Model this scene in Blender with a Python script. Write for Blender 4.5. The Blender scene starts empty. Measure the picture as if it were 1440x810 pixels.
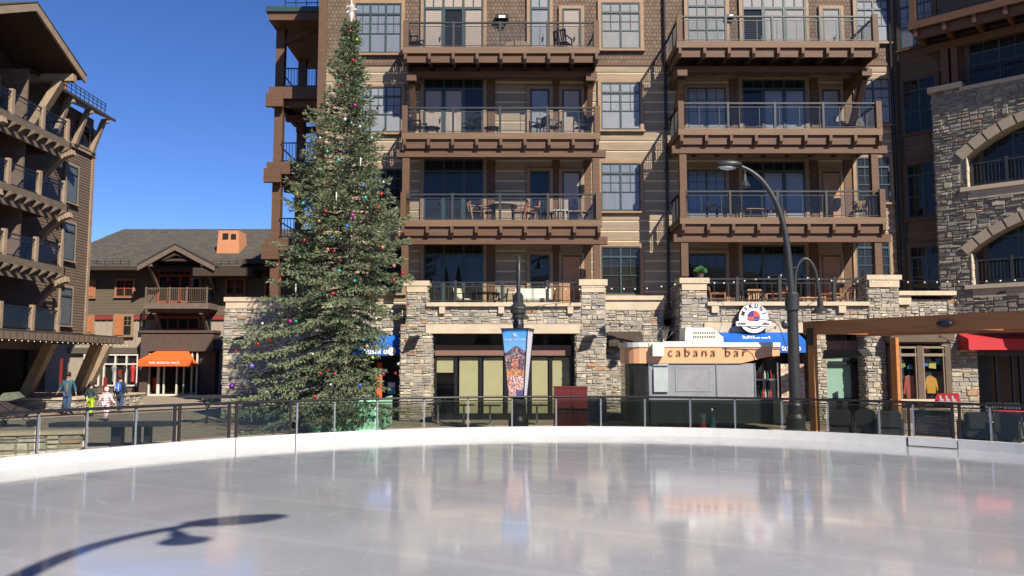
import bpy, math, random
import numpy as np
from mathutils import Vector, Matrix
rnd = random.Random(7)
R = math.radians
sc = bpy.context.scene
col = sc.collection
# ------------------------------------------------------------ camera model (used to turn measured bearings into metres)
F = 1150.0; PIT = R(5.2); CZ = 2.3
SP, CP = math.sin(PIT), math.cos(PIT)
def X(px, py, D):
    v = (405-py)/F
    return (px-720)/F * D/(CP-v*SP)
def Z(py, D):
    return CZ + D*math.tan(PIT+math.atan((405-py)/F))
def Pt(px, py, D): return Vector((X(px,py,D), D, Z(py,D)))
def G(px, py, z=0.0):
    D = (z-CZ)/math.tan(PIT+math.atan((405-py)/F)); return Pt(px, py, D)

cam = bpy.data.cameras.new('camera'); co = bpy.data.objects.new('camera', cam); col.objects.link(co)
cam.sensor_width = 36; cam.lens = F/1440*36; cam.clip_end = 3000; cam.clip_start = .1
co.location = (0,0,CZ); co.rotation_euler = (math.pi/2+PIT, 0, 0); sc.camera = co

# ------------------------------------------------------------ light
SUN = Vector((0.62, -1.0, 0.98)).normalized()
el = math.asin(SUN.z); az = math.atan2(SUN.x, SUN.y)
w = bpy.data.worlds.new('World'); sc.world = w; w.use_nodes = True
nt = w.node_tree; bg = nt.nodes['Background']
sky = nt.nodes.new('ShaderNodeTexSky'); sky.sky_type = 'NISHITA'; sky.sun_disc = False
sky.sun_elevation = el; sky.sun_rotation = az; sky.altitude = 1900; sky.air_density = 0.75; sky.dust_density = 0.0; sky.ozone_density = 4.0
hs = nt.nodes.new('ShaderNodeHueSaturation'); hs.inputs['Hue'].default_value = .511; hs.inputs['Saturation'].default_value = 1.16; hs.inputs['Value'].default_value = 1.68; nt.links.new(sky.outputs[0], hs.inputs['Color']); nt.links.new(hs.outputs[0], bg.inputs[0]); bg.inputs[1].default_value = 0.062
sl = bpy.data.lights.new('sun', 'SUN'); sl.energy = 5.0; sl.angle = R(0.5); sl.color = (1, .91, .78)
so = bpy.data.objects.new('sun', sl); col.objects.link(so)
so.rotation_euler = SUN.to_track_quat('Z', 'Y').to_euler(); so.location = (0,0,60)
sc.view_settings.view_transform = 'Standard'; sc.view_settings.look = 'None'
sc.view_settings.exposure = 0.70; sc.view_settings.gamma = 1; sc.view_settings.use_curve_mapping = False
sc.render.engine = 'CYCLES'
sc.cycles.max_bounces = 6; sc.cycles.transparent_max_bounces = 24; sc.cycles.diffuse_bounces = 3; sc.cycles.glossy_bounces = 3
sc.cycles.caustics_reflective = False; sc.cycles.caustics_refractive = False
sc.cycles.use_denoising = True

# ------------------------------------------------------------ materials
KM=.84
def mat(name, c, rough=.7, var=.12, vs=3.0, bump=0.0, bs=30.0, metal=0.0, spec=.5, attr=False, stretch=None, coat=0):
    c=tuple(q*KM for q in c); ak=KM if attr else 1
    m = bpy.data.materials.new(name); m.use_nodes = True; n = m.node_tree.nodes; l = m.node_tree.links
    b = n['Principled BSDF']; b.inputs['Roughness'].default_value = rough; b.inputs['Metallic'].default_value = metal
    b.inputs['Specular IOR Level'].default_value = spec
    if coat: b.inputs['Coat Weight'].default_value = coat
    tc = n.new('ShaderNodeTexCoord'); src = tc.outputs['Object']
    if stretch:
        mp = n.new('ShaderNodeMapping'); mp.inputs['Scale'].default_value = stretch; l.new(src, mp.inputs[0]); src = mp.outputs[0]
    base = None
    if attr:
        a = n.new('ShaderNodeVertexColor'); a.layer_name = 'Col'; base = a.outputs[0]
    if var > 0:
        nz = n.new('ShaderNodeTexNoise'); nz.inputs['Scale'].default_value = vs; nz.inputs['Detail'].default_value = 6; nz.inputs['Roughness'].default_value = .65
        l.new(src, nz.inputs['Vector'])
        mr = n.new('ShaderNodeMapRange'); mr.inputs[1].default_value = .3; mr.inputs[2].default_value = .7
        mr.inputs[3].default_value = (1-var)*ak; mr.inputs[4].default_value = (1+var)*ak; l.new(nz.outputs[0], mr.inputs[0])
        mx = n.new('ShaderNodeMix'); mx.data_type = 'RGBA'; mx.blend_type = 'MULTIPLY'; mx.inputs[0].default_value = 1
        cb = n.new('ShaderNodeCombineColor')
        for i in range(3): l.new(mr.outputs[0], cb.inputs[i])
        if base: l.new(base, mx.inputs[6])
        else: mx.inputs[6].default_value = (*c, 1)
        l.new(cb.outputs[0], mx.inputs[7]); l.new(mx.outputs[2], b.inputs['Base Color'])
    elif base: l.new(base, b.inputs['Base Color'])
    else: b.inputs['Base Color'].default_value = (*c, 1)
    if bump > 0:
        n2 = n.new('ShaderNodeTexNoise'); n2.inputs['Scale'].default_value = bs; n2.inputs['Detail'].default_value = 5; l.new(src, n2.inputs['Vector'])
        bp = n.new('ShaderNodeBump'); bp.inputs['Strength'].default_value = bump; bp.inputs['Distance'].default_value = .02
        l.new(n2.outputs[0], bp.inputs['Height']); l.new(bp.outputs[0], b.inputs['Normal'])
    return m
def glass(name, tint=(.9,.93,.92), refl=1.0, rough=0.0, ior=1.5, k=.9):
    m = bpy.data.materials.new(name); m.use_nodes = True; n = m.node_tree.nodes; l = m.node_tree.links
    n.remove(n['Principled BSDF']); out = n['Material Output']
    t = n.new('ShaderNodeBsdfTransparent'); t.inputs[0].default_value = (*tint, 1)
    g = n.new('ShaderNodeBsdfGlossy'); g.inputs['Roughness'].default_value = rough
    f = n.new('ShaderNodeLayerWeight'); f.inputs[0].default_value = .5
    pw = n.new('ShaderNodeMath'); pw.operation = 'POWER'; pw.inputs[1].default_value = 4; l.new(f.outputs['Facing'], pw.inputs[0])
    mu = n.new('ShaderNodeMath'); mu.operation = 'MULTIPLY_ADD'; mu.inputs[1].default_value = k; mu.inputs[2].default_value = .05*refl; mu.use_clamp = True
    mx = n.new('ShaderNodeMixShader'); l.new(pw.outputs[0], mu.inputs[0]); l.new(mu.outputs[0], mx.inputs[0])
    l.new(t.outputs[0], mx.inputs[1]); l.new(g.outputs[0], mx.inputs[2]); l.new(mx.outputs[0], out.inputs[0])
    return m
def emis(name, c, s):
    m = bpy.data.materials.new(name); m.use_nodes = True; b = m.node_tree.nodes['Principled BSDF']
    b.inputs['Base Color'].default_value = (*c,1); b.inputs['Emission Color'].default_value = (*c,1); b.inputs['Emission Strength'].default_value = s
    return m
M = {}
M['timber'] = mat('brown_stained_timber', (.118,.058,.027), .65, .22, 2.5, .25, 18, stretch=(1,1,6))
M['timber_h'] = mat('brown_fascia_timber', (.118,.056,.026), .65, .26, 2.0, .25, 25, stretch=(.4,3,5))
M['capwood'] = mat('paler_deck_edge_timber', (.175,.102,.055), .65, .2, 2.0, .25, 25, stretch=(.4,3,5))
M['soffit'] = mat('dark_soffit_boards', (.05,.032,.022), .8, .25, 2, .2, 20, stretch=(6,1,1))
M['board'] = mat('tan_log_boards', (.315,.245,.165), .75, .22, 1.6, .35, 14, stretch=(.35,1,4))
M['chink'] = mat('pale_chinking', (.74,.62,.43), .85, .12, 4, .2, 40)
M['trim'] = mat('tan_window_trim', (.33,.205,.115), .65, .15, 3, .15, 25)
M['teal'] = mat('dark_teal_window_frame', (.03,.062,.062), .45, .1, 5)
M['black'] = mat('black_painted_metal', (.012,.012,.013), .4, .15, 6)
M['iron'] = mat('dark_grey_iron', (.045,.047,.048), .42, .2, 6, .1, 60, metal=.3)
M['steelgrey'] = mat('grey_rail_metal', (.055,.06,.06), .4, .15, 6, metal=.3)
M['alu'] = mat('bare_aluminium', (.55,.55,.53), .35, .1, 8, metal=.9)
M['dark'] = mat('dark_room_interior', (.012,.011,.011), .9, .3, 1.5)
M['blind'] = mat('pale_window_blinds', (.50,.46,.44), .7, .06, 2)
M['blindw'] = mat('warm_window_blinds', (.60,.47,.38), .7, .06, 2)
M['blindb'] = mat('lavender_grey_blinds', (.40,.405,.44), .6, .1, 2)
M['glass'] = glass('window_glass', (.84,.86,.86), .65, 0.01)
M['railglass'] = glass('railing_glass', (.86,.88,.87), .6, k=.12)
M['dimglass'] = glass('side_window_glass', (.6,.63,.64), .7, .01, k=.2)
M['fenceglass'] = glass('tinted_fence_glass', (.64,.67,.63), .6, k=.5)
M['greyglass'] = glass('dark_door_glass', (.25,.28,.30), 2.2, .01)
M['stone'] = mat('rubble_stone', (1,1,1), .9, .32, 7, .9, 34, attr=True)
M['mortar'] = mat('grey_mortar', (.31,.275,.215), .95, .2, 9, .5, 50)
M['cap'] = mat('cream_stone_cap', (.60,.49,.345), .85, .14, 2.5, .35, 30)
M['ice'] = None
M['white'] = mat('white_plastic_board', (.72,.72,.68), .38, .07, 2.5)
M['shingle'] = None
M['cedar'] = mat('orange_cedar', (.48,.20,.06), .6, .2, 2, .2, 20, stretch=(1,1,5))
M['cedar_h'] = mat('cedar_beam', (.36,.145,.045), .6, .22, 1.6, .25, 18, stretch=(.5,.5,6))
M['doorwood'] = mat('orange_wood_door', (.42,.22,.10), .55, .15, 2, .1, 20)
M['taupe'] = mat('weathered_taupe_timber', (.34,.25,.17), .75, .2, 2.5, .3, 20)
M['lap'] = mat('brown_lap_siding', (.16,.112,.08), .8, .16, 1.5, .25, 20, stretch=(1,1,4))
M['lapolive'] = mat('olive_brown_lap_siding', (.135,.105,.07), .8, .12, 1.5, .2, 20, stretch=(.5,.5,4))
M['stucco'] = mat('beige_board_and_batten', (.36,.30,.23), .85, .1, 1.5, .2, 30)
M['redtrim'] = mat('dark_red_band', (.24,.035,.03), .7, .12, 3)
M['redwin'] = mat('red_stained_frame', (.40,.085,.035), .55, .15, 3)
M['orangepanel'] = mat('orange_wood_shutter', (.46,.16,.055), .6, .2, 4)
M['shopbrown'] = mat('aubergine_brown_shopfront', (.095,.062,.05), .7, .12, 3)
M['roof'] = None
M['salmon'] = mat('salmon_chimney_render', (.58,.25,.125), .85, .1, 3, .2, 30)
M['orange'] = mat('orange_awning_canvas', (.85,.13,.02), .75, .06, 2, .1, 60)
M['blue'] = mat('blue_awning_canvas', (.005,.13,.56), .7, .06, 2)
M['red'] = mat('red_awning_canvas', (.52,.025,.03), .75, .06, 2)
M['navy'] = mat('slate_blue_awning', (.05,.075,.10), .75, .06, 2)
M['brownawn'] = mat('brown_awning_canvas', (.05,.032,.022), .8, .15, 5)
M['creamshade'] = mat('cream_roller_shade', (.55,.50,.27), .7, .05, 2)
M['tealshade'] = mat('pale_green_roller_shade', (.22,.38,.30), .7, .05, 2)
M['pinkboard'] = mat('dusty_pink_header', (.22,.115,.085), .7, .1, 3)
M['maroon'] = mat('maroon_paint', (.125,.014,.014), .4, .08, 3)
M['cabana'] = mat('peach_painted_fascia', (.80,.42,.215), .4, .04, 1.5)
M['cabgrey'] = mat('clear_vinyl_over_grey', (.30,.305,.32), .25, .18, 1.2)
M['cabdark'] = mat('dark_green_black_panel', (.018,.026,.024), .35, .15, 2)
M['offwhite'] = mat('off_white_plastic', (.68,.68,.60), .5, .05, 3)
M['letter'] = mat('dark_brown_lettering', (.03,.015,.01), .6, 0)
M['wlet'] = mat('white_lettering', (.85,.85,.85), .6, 0)
M['wpaint'] = mat('cream_white_frame', (.68,.64,.56), .6, .06, 3)
M['wood'] = mat('teak_furniture', (.42,.24,.12), .6, .2, 8)
M['redwood'] = mat('reddish_furniture', (.40,.15,.08), .6, .2, 8)
M['wicker'] = mat('black_wicker', (.018,.018,.018), .6, .4, 40, .6, 90)
M['sling'] = mat('pale_green_sling_fabric', (.45,.45,.33), .8, .08, 6)
M['plaza'] = None
def attrmat(name, rough=.7, spec=.5): return mat(name, (1,1,1), rough, .05, 8, attr=True, spec=spec)
M['print'] = attrmat('printed_banner_fabric', .5)

def brickmat(name, c1, c2, mortar, bw, rh, msize=.02, bump=.5, rough=.85, rot=(math.pi/2,0,0), offset=.5):
    m = bpy.data.materials.new(name); m.use_nodes = True; n = m.node_tree.nodes; l = m.node_tree.links; b = n['Principled BSDF']
    b.inputs['Roughness'].default_value = rough
    tc = n.new('ShaderNodeTexCoord'); mp = n.new('ShaderNodeMapping'); mp.inputs['Rotation'].default_value = rot; l.new(tc.outputs['Object'], mp.inputs[0])
    br = n.new('ShaderNodeTexBrick'); l.new(mp.outputs[0], br.inputs[0]); br.inputs['Scale'].default_value = 1
    br.inputs['Color1'].default_value = (*c1,1); br.inputs['Color2'].default_value = (*c2,1); br.inputs['Mortar'].default_value = (*mortar,1)
    br.inputs['Brick Width'].default_value = bw; br.inputs['Row Height'].default_value = rh; br.inputs['Mortar Size'].default_value = msize; br.offset = offset
    nz = n.new('ShaderNodeTexNoise'); nz.inputs['Scale'].default_value = 2.2; nz.inputs['Detail'].default_value = 8; l.new(tc.outputs['Object'], nz.inputs['Vector'])
    mr = n.new('ShaderNodeMapRange'); mr.inputs[1].default_value=.3; mr.inputs[2].default_value=.7; mr.inputs[3].default_value=.8*KM; mr.inputs[4].default_value=1.2*KM; l.new(nz.outputs[0], mr.inputs[0])
    mx = n.new('ShaderNodeVectorMath'); mx.operation = 'SCALE'; l.new(br.outputs['Color'], mx.inputs[0]); l.new(mr.outputs[0], mx.inputs['Scale'])
    l.new(mx.outputs[0], b.inputs['Base Color'])
    bp = n.new('ShaderNodeBump'); bp.inputs['Strength'].default_value = bump; bp.inputs['Distance'].default_value = .02; bp.invert = True
    l.new(br.outputs['Fac'], bp.inputs['Height']); l.new(bp.outputs[0], b.inputs['Normal'])
    return m
M['shingle'] = brickmat('brown_cedar_shingles', (.20,.135,.09), (.145,.098,.066), (.06,.04,.03), .16, .17, .012, .9)
M['roof'] = brickmat('grey_brown_roof_shingles', (.105,.092,.07), (.075,.066,.052), (.035,.03,.026), .45, .22, .02, .8, .9, rot=(0,0,0))

def icemat():
    m = bpy.data.materials.new('skated_ice'); m.use_nodes = True; n = m.node_tree.nodes; l = m.node_tree.links; b = n['Principled BSDF']
    tc = n.new('ShaderNodeTexCoord')
    def noise(scale, sx, sy, rot=0, det=5):
        mp = n.new('ShaderNodeMapping'); mp.inputs['Scale'].default_value = (sx,sy,1); mp.inputs['Rotation'].default_value = (0,0,rot); l.new(tc.outputs['Object'], mp.inputs[0])
        z = n.new('ShaderNodeTexNoise'); z.inputs['Scale'].default_value = scale; z.inputs['Detail'].default_value = det; l.new(mp.outputs[0], z.inputs['Vector']); return z.outputs[0]
    def ramp(src, a, b_, c, d):
        r = n.new('ShaderNodeMapRange'); r.inputs[1].default_value=a; r.inputs[2].default_value=b_; r.inputs[3].default_value=c; r.inputs[4].default_value=d; l.new(src, r.inputs[0]); return r.outputs[0]
    # resurfacer passes: long curved, pale lines where two passes overlap
    mpw = n.new('ShaderNodeMapping'); mpw.inputs['Rotation'].default_value = (0,0,R(-62)); l.new(tc.outputs['Object'], mpw.inputs[0])
    wv = n.new('ShaderNodeTexWave'); wv.wave_type='BANDS'; wv.inputs['Scale'].default_value=.135; wv.inputs['Distortion'].default_value=1.2; wv.inputs['Detail'].default_value=1; wv.inputs['Detail Scale'].default_value=.25
    l.new(mpw.outputs[0], wv.inputs[0])
    lines = ramp(wv.outputs['Fac'], .965, 1.0, 0, 1)
    big = ramp(noise(.35,1,1), .35,.65,0,1)
    scr = ramp(noise(5, .12, 6, R(25), 3), .62,.75,0,1)
    scr2 = ramp(noise(5, 6, .12, R(-20), 3), .64,.77,0,1)
    def mixc(f, c1, c2):
        x = n.new('ShaderNodeMix'); x.data_type='RGBA'; l.new(f, x.inputs[0])
        if isinstance(c1, tuple): x.inputs[6].default_value=(*c1,1)
        else: l.new(c1, x.inputs[6])
        x.inputs[7].default_value=(*c2,1); return x.outputs[2]
    def mul(s, k):
        x = n.new('ShaderNodeMath'); x.operation='MULTIPLY'; x.inputs[1].default_value=k; l.new(s, x.inputs[0]); return x.outputs[0]
    c = mixc(big, (.30,.308,.325), (.365,.372,.392))
    c = mixc(mul(scr,.30), c, (.46,.47,.50)); c = mixc(mul(scr2,.3), c, (.46,.47,.50)); c = mixc(mul(lines,.16), c, (.50,.51,.54))
    def contour(scale, rot, wd):
        z = noise(scale, 1, .55, rot, 1); a = n.new('ShaderNodeMath'); a.operation='SUBTRACT'; a.inputs[1].default_value=.5; l.new(z, a.inputs[0])
        q = n.new('ShaderNodeMath'); q.operation='ABSOLUTE'; l.new(a.outputs[0], q.inputs[0]); return ramp(q.outputs[0], 0, wd, 1, 0)
    for sc_, ro, wd, k_ in ((.55,.3,.0035,.5),(.8,1.2,.004,.4),(1.3,2.2,.006,.35),(.4,2.8,.0025,.5)):
        pm = n.new('ShaderNodeMath'); pm.operation='MULTIPLY'; l.new(contour(sc_,ro,wd), pm.inputs[0]); l.new(ramp(noise(.5,1,1,ro,2), .45,.6,0,1), pm.inputs[1])
        c = mixc(mul(pm.outputs[0],k_*.45), c, (.56,.57,.60))
    c = mixc(mul(ramp(noise(9,1,1,0,6), .55,.8,0,1),.25), c, (.50,.51,.54))
    l.new(c, b.inputs['Base Color'])
    l.new(ramp(noise(1.1,1,1,0,4), .3,.7,.055,.14), b.inputs['Roughness'])
    b.inputs['IOR'].default_value = 1.31
    b.inputs['Coat Weight'].default_value = .15; b.inputs['Coat Roughness'].default_value = .07; b.inputs['Coat IOR'].default_value = 1.33
    bp = n.new('ShaderNodeBump'); bp.inputs['Strength'].default_value=.10; bp.inputs['Distance'].default_value=.01
    l.new(noise(2.5,1,.6,0,3), bp.inputs['Height']); l.new(bp.outputs[0], b.inputs['Normal'])
    return m
M['ice'] = icemat()
M['plaza'] = mat('tan_plaza_paving', (.33,.265,.20), .9, .16, .6, .2, 12)
M['paver'] = brickmat('plaza_pavers', (.36,.285,.215), (.30,.24,.18), (.20,.165,.13), .6, .3, .012, .2, .9, rot=(0,0,R(12)))

# ------------------------------------------------------------ mesh builder
ORG = {}
SPLIT={'roof_brace','wall_post','red_shop_panel','arch_railing','corner_post','side_balcony','column','knee_brace','downspout','cream_stone_trim','snow_guard','lower_eave','flue_opening','tie_beam','rail_post','raking_strut','roller_shade','side_roof','shop_plinth','mullions','banner_rods','truss','barge_board','corner_board','sash_','chimney','railing'}
class MB:
    def __init__(s, T=None): s.v=[]; s.f=[]; s.m=[]; s.c=[]; s.T=T
    def add(s, vs, fs, mi=0, c=(1,1,1)):
        o = len(s.v)
        for p in vs:
            p = Vector(p); s.v.append(s.T @ p if s.T else p)
        for f in fs: s.f.append(tuple(i+o for i in f)); s.m.append(mi); s.c.append(c)
    def box(s, x0,x1,y0,y1,z0,z1, mi=0, c=(1,1,1)):
        if x0>x1: x0,x1=x1,x0
        if y0>y1: y0,y1=y1,y0
        if z0>z1: z0,z1=z1,z0
        s.add([(x0,y0,z0),(x1,y0,z0),(x1,y1,z0),(x0,y1,z0),(x0,y0,z1),(x1,y0,z1),(x1,y1,z1),(x0,y1,z1)],
              [(0,3,2,1),(4,5,6,7),(0,1,5,4),(1,2,6,5),(2,3,7,6),(3,0,4,7)], mi, c)
    def beam(s, p, q, w, h, mi=0, c=(1,1,1), up=(0,0,1)):
        p=Vector(p); q=Vector(q); d=(q-p).normalized(); u=Vector(up)
        a=d.cross(u)
        if a.length<1e-4: a=d.cross(Vector((0,1,0)))
        a.normalize(); b=a.cross(d).normalized(); a*=w/2; b*=h/2
        s.add([p-a-b,p+a-b,p+a+b,p-a+b,q-a-b,q+a-b,q+a+b,q-a+b],[(0,1,2,3),(4,7,6,5),(0,4,5,1),(1,5,6,2),(2,6,7,3),(3,7,4,0)],mi,c)
    def tube(s, pts, r, n=8, mi=0, c=(1,1,1), cap=True):
        pts=[Vector(p) for p in pts]
        if not isinstance(r,(list,tuple)): r=[r]*len(pts)
        t0=(pts[1]-pts[0]).normalized(); a=t0.orthogonal().normalized(); vs=[]
        for i,p in enumerate(pts):
            t=(pts[min(i+1,len(pts)-1)]-pts[max(i-1,0)]).normalized()
            a=(a-t*a.dot(t)); a=a.normalized() if a.length>1e-6 else t.orthogonal().normalized(); b=t.cross(a)
            for k in range(n):
                an=2*math.pi*k/n; vs.append(p+(a*math.cos(an)+b*math.sin(an))*r[i])
        fs=[]
        for i in range(len(pts)-1):
            for k in range(n): fs.append((i*n+k,i*n+(k+1)%n,(i+1)*n+(k+1)%n,(i+1)*n+k))
        if cap: fs.append(tuple(reversed(range(n)))); fs.append(tuple((len(pts)-1)*n+k for k in range(n)))
        s.add(vs,fs,mi,c)
    def lathe(s, prof, o=(0,0,0), n=20, mi=0, c=(1,1,1)):
        o=Vector(o); vs=[]; fs=[]
        for (r,z) in prof:
            for k in range(n):
                an=2*math.pi*k/n; vs.append(o+Vector((r*math.cos(an),r*math.sin(an),z)))
        for i in range(len(prof)-1):
            for k in range(n): fs.append((i*n+k,i*n+(k+1)%n,(i+1)*n+(k+1)%n,(i+1)*n+k))
        fs.append(tuple(reversed(range(n)))); fs.append(tuple((len(prof)-1)*n+k for k in range(n)))
        s.add(vs,fs,mi,c)
    def prism(s, poly, y0, y1, mi=0, c=(1,1,1), axis='y'):
        n=len(poly)
        f = (lambda a,b,t:(a,t,b)) if axis=='y' else ((lambda a,b,t:(t,a,b)) if axis=='x' else (lambda a,b,t:(a,b,t)))
        vs=[f(a,b,y0) for a,b in poly]+[f(a,b,y1) for a,b in poly]
        fs=[tuple(range(n)),tuple(reversed(range(n,2*n)))]+[(i,i+n,(i+1)%n+n,(i+1)%n) for i in range(n)]
        s.add(vs,fs,mi,c)
    def ell(s, o, r, n=12, mi=0, c=(1,1,1)):
        if not isinstance(r,(tuple,list)): r=(r,r,r)
        vs=[];fs=[];h=n//2
        for i in range(h+1):
            th=math.pi*i/h
            for k in range(n):
                an=2*math.pi*k/n; vs.append((o[0]+r[0]*math.sin(th)*math.cos(an),o[1]+r[1]*math.sin(th)*math.sin(an),o[2]+r[2]*math.cos(th)))
        for i in range(h):
            for k in range(n): fs.append((i*n+k,(i+1)*n+k,(i+1)*n+(k+1)%n,i*n+(k+1)%n))
        s.add(vs,fs,mi,c)
    def clusters(s):
        if getattr(s,'nosplit',False): return [0]
        par=list(range(len(s.v)))
        def find(a):
            while par[a]!=a: par[a]=par[par[a]]; a=par[a]
            return a
        for f in s.f:
            r=find(f[0])
            for q in f[1:]: par[find(q)]=r
        isl={}
        for i,f in enumerate(s.f): isl.setdefault(find(f[0]),[]).append(i)
        L_=[]
        for k,fs in isl.items():
            P=np.array([tuple(s.v[v]) for fi in fs for v in s.f[fi]]); L_.append([P.min(0)-.02,P.max(0)+.02,fs])
        ch=True
        while ch:
            ch=False; out=[]
            for a in L_:
                for b in out:
                    if (a[0]<=b[1]).all() and (b[0]<=a[1]).all():
                        b[0]=np.minimum(a[0],b[0]); b[1]=np.maximum(a[1],b[1]); b[2]=b[2]+a[2]; ch=True; break
                else: out.append(a)
            L_=out
        return [x[2] for x in L_]
    def build(s, name, mats, parent=None, smooth=False, attr=False, origin=None, fix=True):
        if not isinstance(mats,(list,tuple)): mats=[mats]
        if name in SPLIT and parent is not None:
            gs=s.clusters()
            if len(gs)>1:
                obs=[]
                for fs in gs:
                    n=MB(); mp={}
                    for fi in fs:
                        ff=[]
                        for vi in s.f[fi]:
                            if vi not in mp: mp[vi]=len(n.v); n.v.append(s.v[vi])
                            ff.append(mp[vi])
                        n.f.append(tuple(ff)); n.m.append(s.m[fi]); n.c.append(s.c[fi])
                    n.nosplit=True; obs.append(n.build(name,mats,parent,smooth,attr,origin,fix))
                return obs[0]
        o0 = ORG.get(parent, Vector((0,0,0))) if parent is not None else (Vector(origin) if origin is not None else Vector((0,0,0)))
        me=bpy.data.meshes.new(name); me.from_pydata([tuple(p-o0) for p in s.v],[],s.f)
        for m in mats: me.materials.append(m)
        me.polygons.foreach_set('material_index', s.m)
        if smooth: me.polygons.foreach_set('use_smooth',[True]*len(s.f))
        if attr:
            ca=me.color_attributes.new('Col','FLOAT_COLOR','CORNER'); buf=np.ones((len(me.loops),4),dtype=np.float32)
            cc=np.array(s.c,dtype=np.float32); lt=np.zeros(len(s.f),dtype=np.int32); me.polygons.foreach_get('loop_total',lt)
            buf[:,:3]=np.repeat(cc,lt,axis=0); ca.data.foreach_set('color',buf.ravel())
        me.update()
        if fix:
            import bmesh
            bm=bmesh.new(); bm.from_mesh(me); bmesh.ops.recalc_face_normals(bm,faces=bm.faces); bm.to_mesh(me); bm.free()
        ob=bpy.data.objects.new(name,me); col.objects.link(ob)
        if parent is not None: ob.parent=parent; ORG[ob]=o0
        else: ob.location=o0; ORG[ob]=o0
        return ob
def tag(o,label,cat,group=None,kind=None):
    if label: o['label']=label
    if cat: o['category']=cat
    if group: o['group']=group
    if kind: o['kind']=kind
    return o
def thing(name,label,cat,loc=(0,0,0),group=None,world=True):
    o=bpy.data.objects.new(name,None); col.objects.link(o); o.empty_display_size=.2
    o.location=loc; ORG[o]=Vector(loc) if world else Vector((0,0,0))
    return tag(o,label,cat,group)
def struct(o): o['kind']='structure'; return o
def kids(o): return [c for c in bpy.data.objects if c.parent==o]
def copytree(o,parent=None,ch=None):
    if ch is None:
        ch={}
        for c in bpy.data.objects:
            if c.parent: ch.setdefault(c.parent,[]).append(c)
    c=o.copy(); col.objects.link(c); c.parent=parent
    for k in ch.get(o,[]): copytree(k,c,ch)
    return c
def put(o,loc,rz=0,label=None,group=None):
    o.location=loc; o.rotation_euler=(0,0,rz)
    if label: o['label']=label
    if group: o['group']=group
    return o
def text(name,s,size,loc,rot,m,parent,depth=.01,align='CENTER',bold=False,spacing=1.0,sx=1.0):
    cu=bpy.data.curves.new(name,'FONT'); cu.body=s; cu.size=size; cu.extrude=depth; cu.align_x=align; cu.align_y='CENTER'; cu.space_character=spacing
    if bold: cu.offset=size*.03
    if depth==.008: cu.offset=-size*.016
    cu.resolution_u=3
    ob=bpy.data.objects.new(name,cu); col.objects.link(ob); bpy.context.view_layer.update()
    me=bpy.data.meshes.new_from_object(ob.evaluated_get(bpy.context.evaluated_depsgraph_get())); me.name=name
    bpy.data.objects.remove(ob); me.materials.clear(); me.materials.append(m)
    o=bpy.data.objects.new(name,me); col.objects.link(o); o.parent=parent
    o.location=Vector(loc)-ORG.get(parent,Vector((0,0,0))); o.rotation_euler=rot; o.scale=(sx,1,1)
    return o
FRONT=(math.pi/2,0,0)

# ------------------------------------------------------------ stone walls
SC=[(.40,.36,.29),(.46,.41,.32),(.34,.31,.26),(.50,.44,.33),(.30,.28,.25),(.42,.36,.27),(.54,.48,.38),(.38,.35,.29),(.46,.39,.29),(.42,.385,.33),(.32,.31,.29)]
SCR=[(.40,.23,.13),(.36,.24,.16),(.19,.18,.165)]
def split(x0,z0,x1,z1,out,mw,mh):
    w_,h_=x1-x0,z1-z0
    if w_<=mw*rnd.uniform(.8,1.35) and h_<=mh*rnd.uniform(.75,1.5): out.append((x0,z0,x1,z1)); return
    if w_/mw>h_/mh*rnd.uniform(.8,1.25):
        t=x0+w_*rnd.uniform(.32,.68); split(x0,z0,t,z1,out,mw,mh); split(t,z0,x1,z1,out,mw,mh)
    else:
        t=z0+h_*rnd.uniform(.3,.7); split(x0,z0,x1,t,out,mw,mh); split(x0,t,x1,z1,out,mw,mh)
def stones(mb,x0,x1,z0,z1,y,mw=.40,mh=.18,ok=None,rough=1.0,mul=1.0):
    # faces -y in the builder's frame
    out=[]; split(x0,z0,x1,z1,out,mw,mh)
    for a,b,c,d in out:
        if ok and not ok(a,b,c,d): continue
        g=rnd.uniform(.004,.010); j=lambda:rnd.uniform(0,.011)*rough
        k=rnd.choice(SC) if rnd.random()>.04 else rnd.choice(SCR)
        v=rnd.uniform(.84,1.16)*mul; k=tuple(min(1,q*v) for q in k)
        p=[(a+g+j(),b+g+j()),(c-g-j(),b+g+j()),(c-g-j(),d-g-j()),(a+g+j(),d-g-j())]
        cx,cz=(a+c)/2,(b+d)/2; dp=rnd.uniform(.008,.05)*rough; ty=[rnd.uniform(-.012,.012)*rough for _ in range(4)]; ch=min(.018,.18*min(c-a,d-b))
        def ins(q): return (q[0]+(ch if q[0]<cx else -ch), q[1]+(ch if q[1]<cz else -ch))
        vs=[(q[0],y,q[1]) for q in p]+[(ins(q)[0],y-dp-ty[i],ins(q)[1]) for i,q in enumerate(p)]
        mb.add(vs,[(4,5,6,7),(0,1,5,4),(1,2,6,5),(2,3,7,6),(3,0,4,7)],0,k)
def stonebox(mb,x0,x1,y0,y1,z0,z1,mw=.40,mh=.18,sides='flr',mul=1.0):
    """solid stone-faced block; y0 is the front"""
    mb.box(x0,x1,y0,y1,z0,z1,1)
    T=mb.T
    if 'f' in sides: stones(mb,x0,x1,z0,z1,y0,mw,mh,mul=mul)
    base=T if T else Matrix.Identity(4)
    if 'l' in sides:
        mb.T=base@Matrix.Translation((x0,0,0))@Matrix.Rotation(-math.pi/2,4,'Z'); stones(mb,-y1,-y0,z0,z1,0,mw,mh,mul=mul)
    if 'r' in sides:
        mb.T=base@Matrix.Translation((x1,0,0))@Matrix.Rotation(math.pi/2,4,'Z'); stones(mb,y0,y1,z0,z1,0,mw,mh,mul=mul)
    mb.T=T

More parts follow.
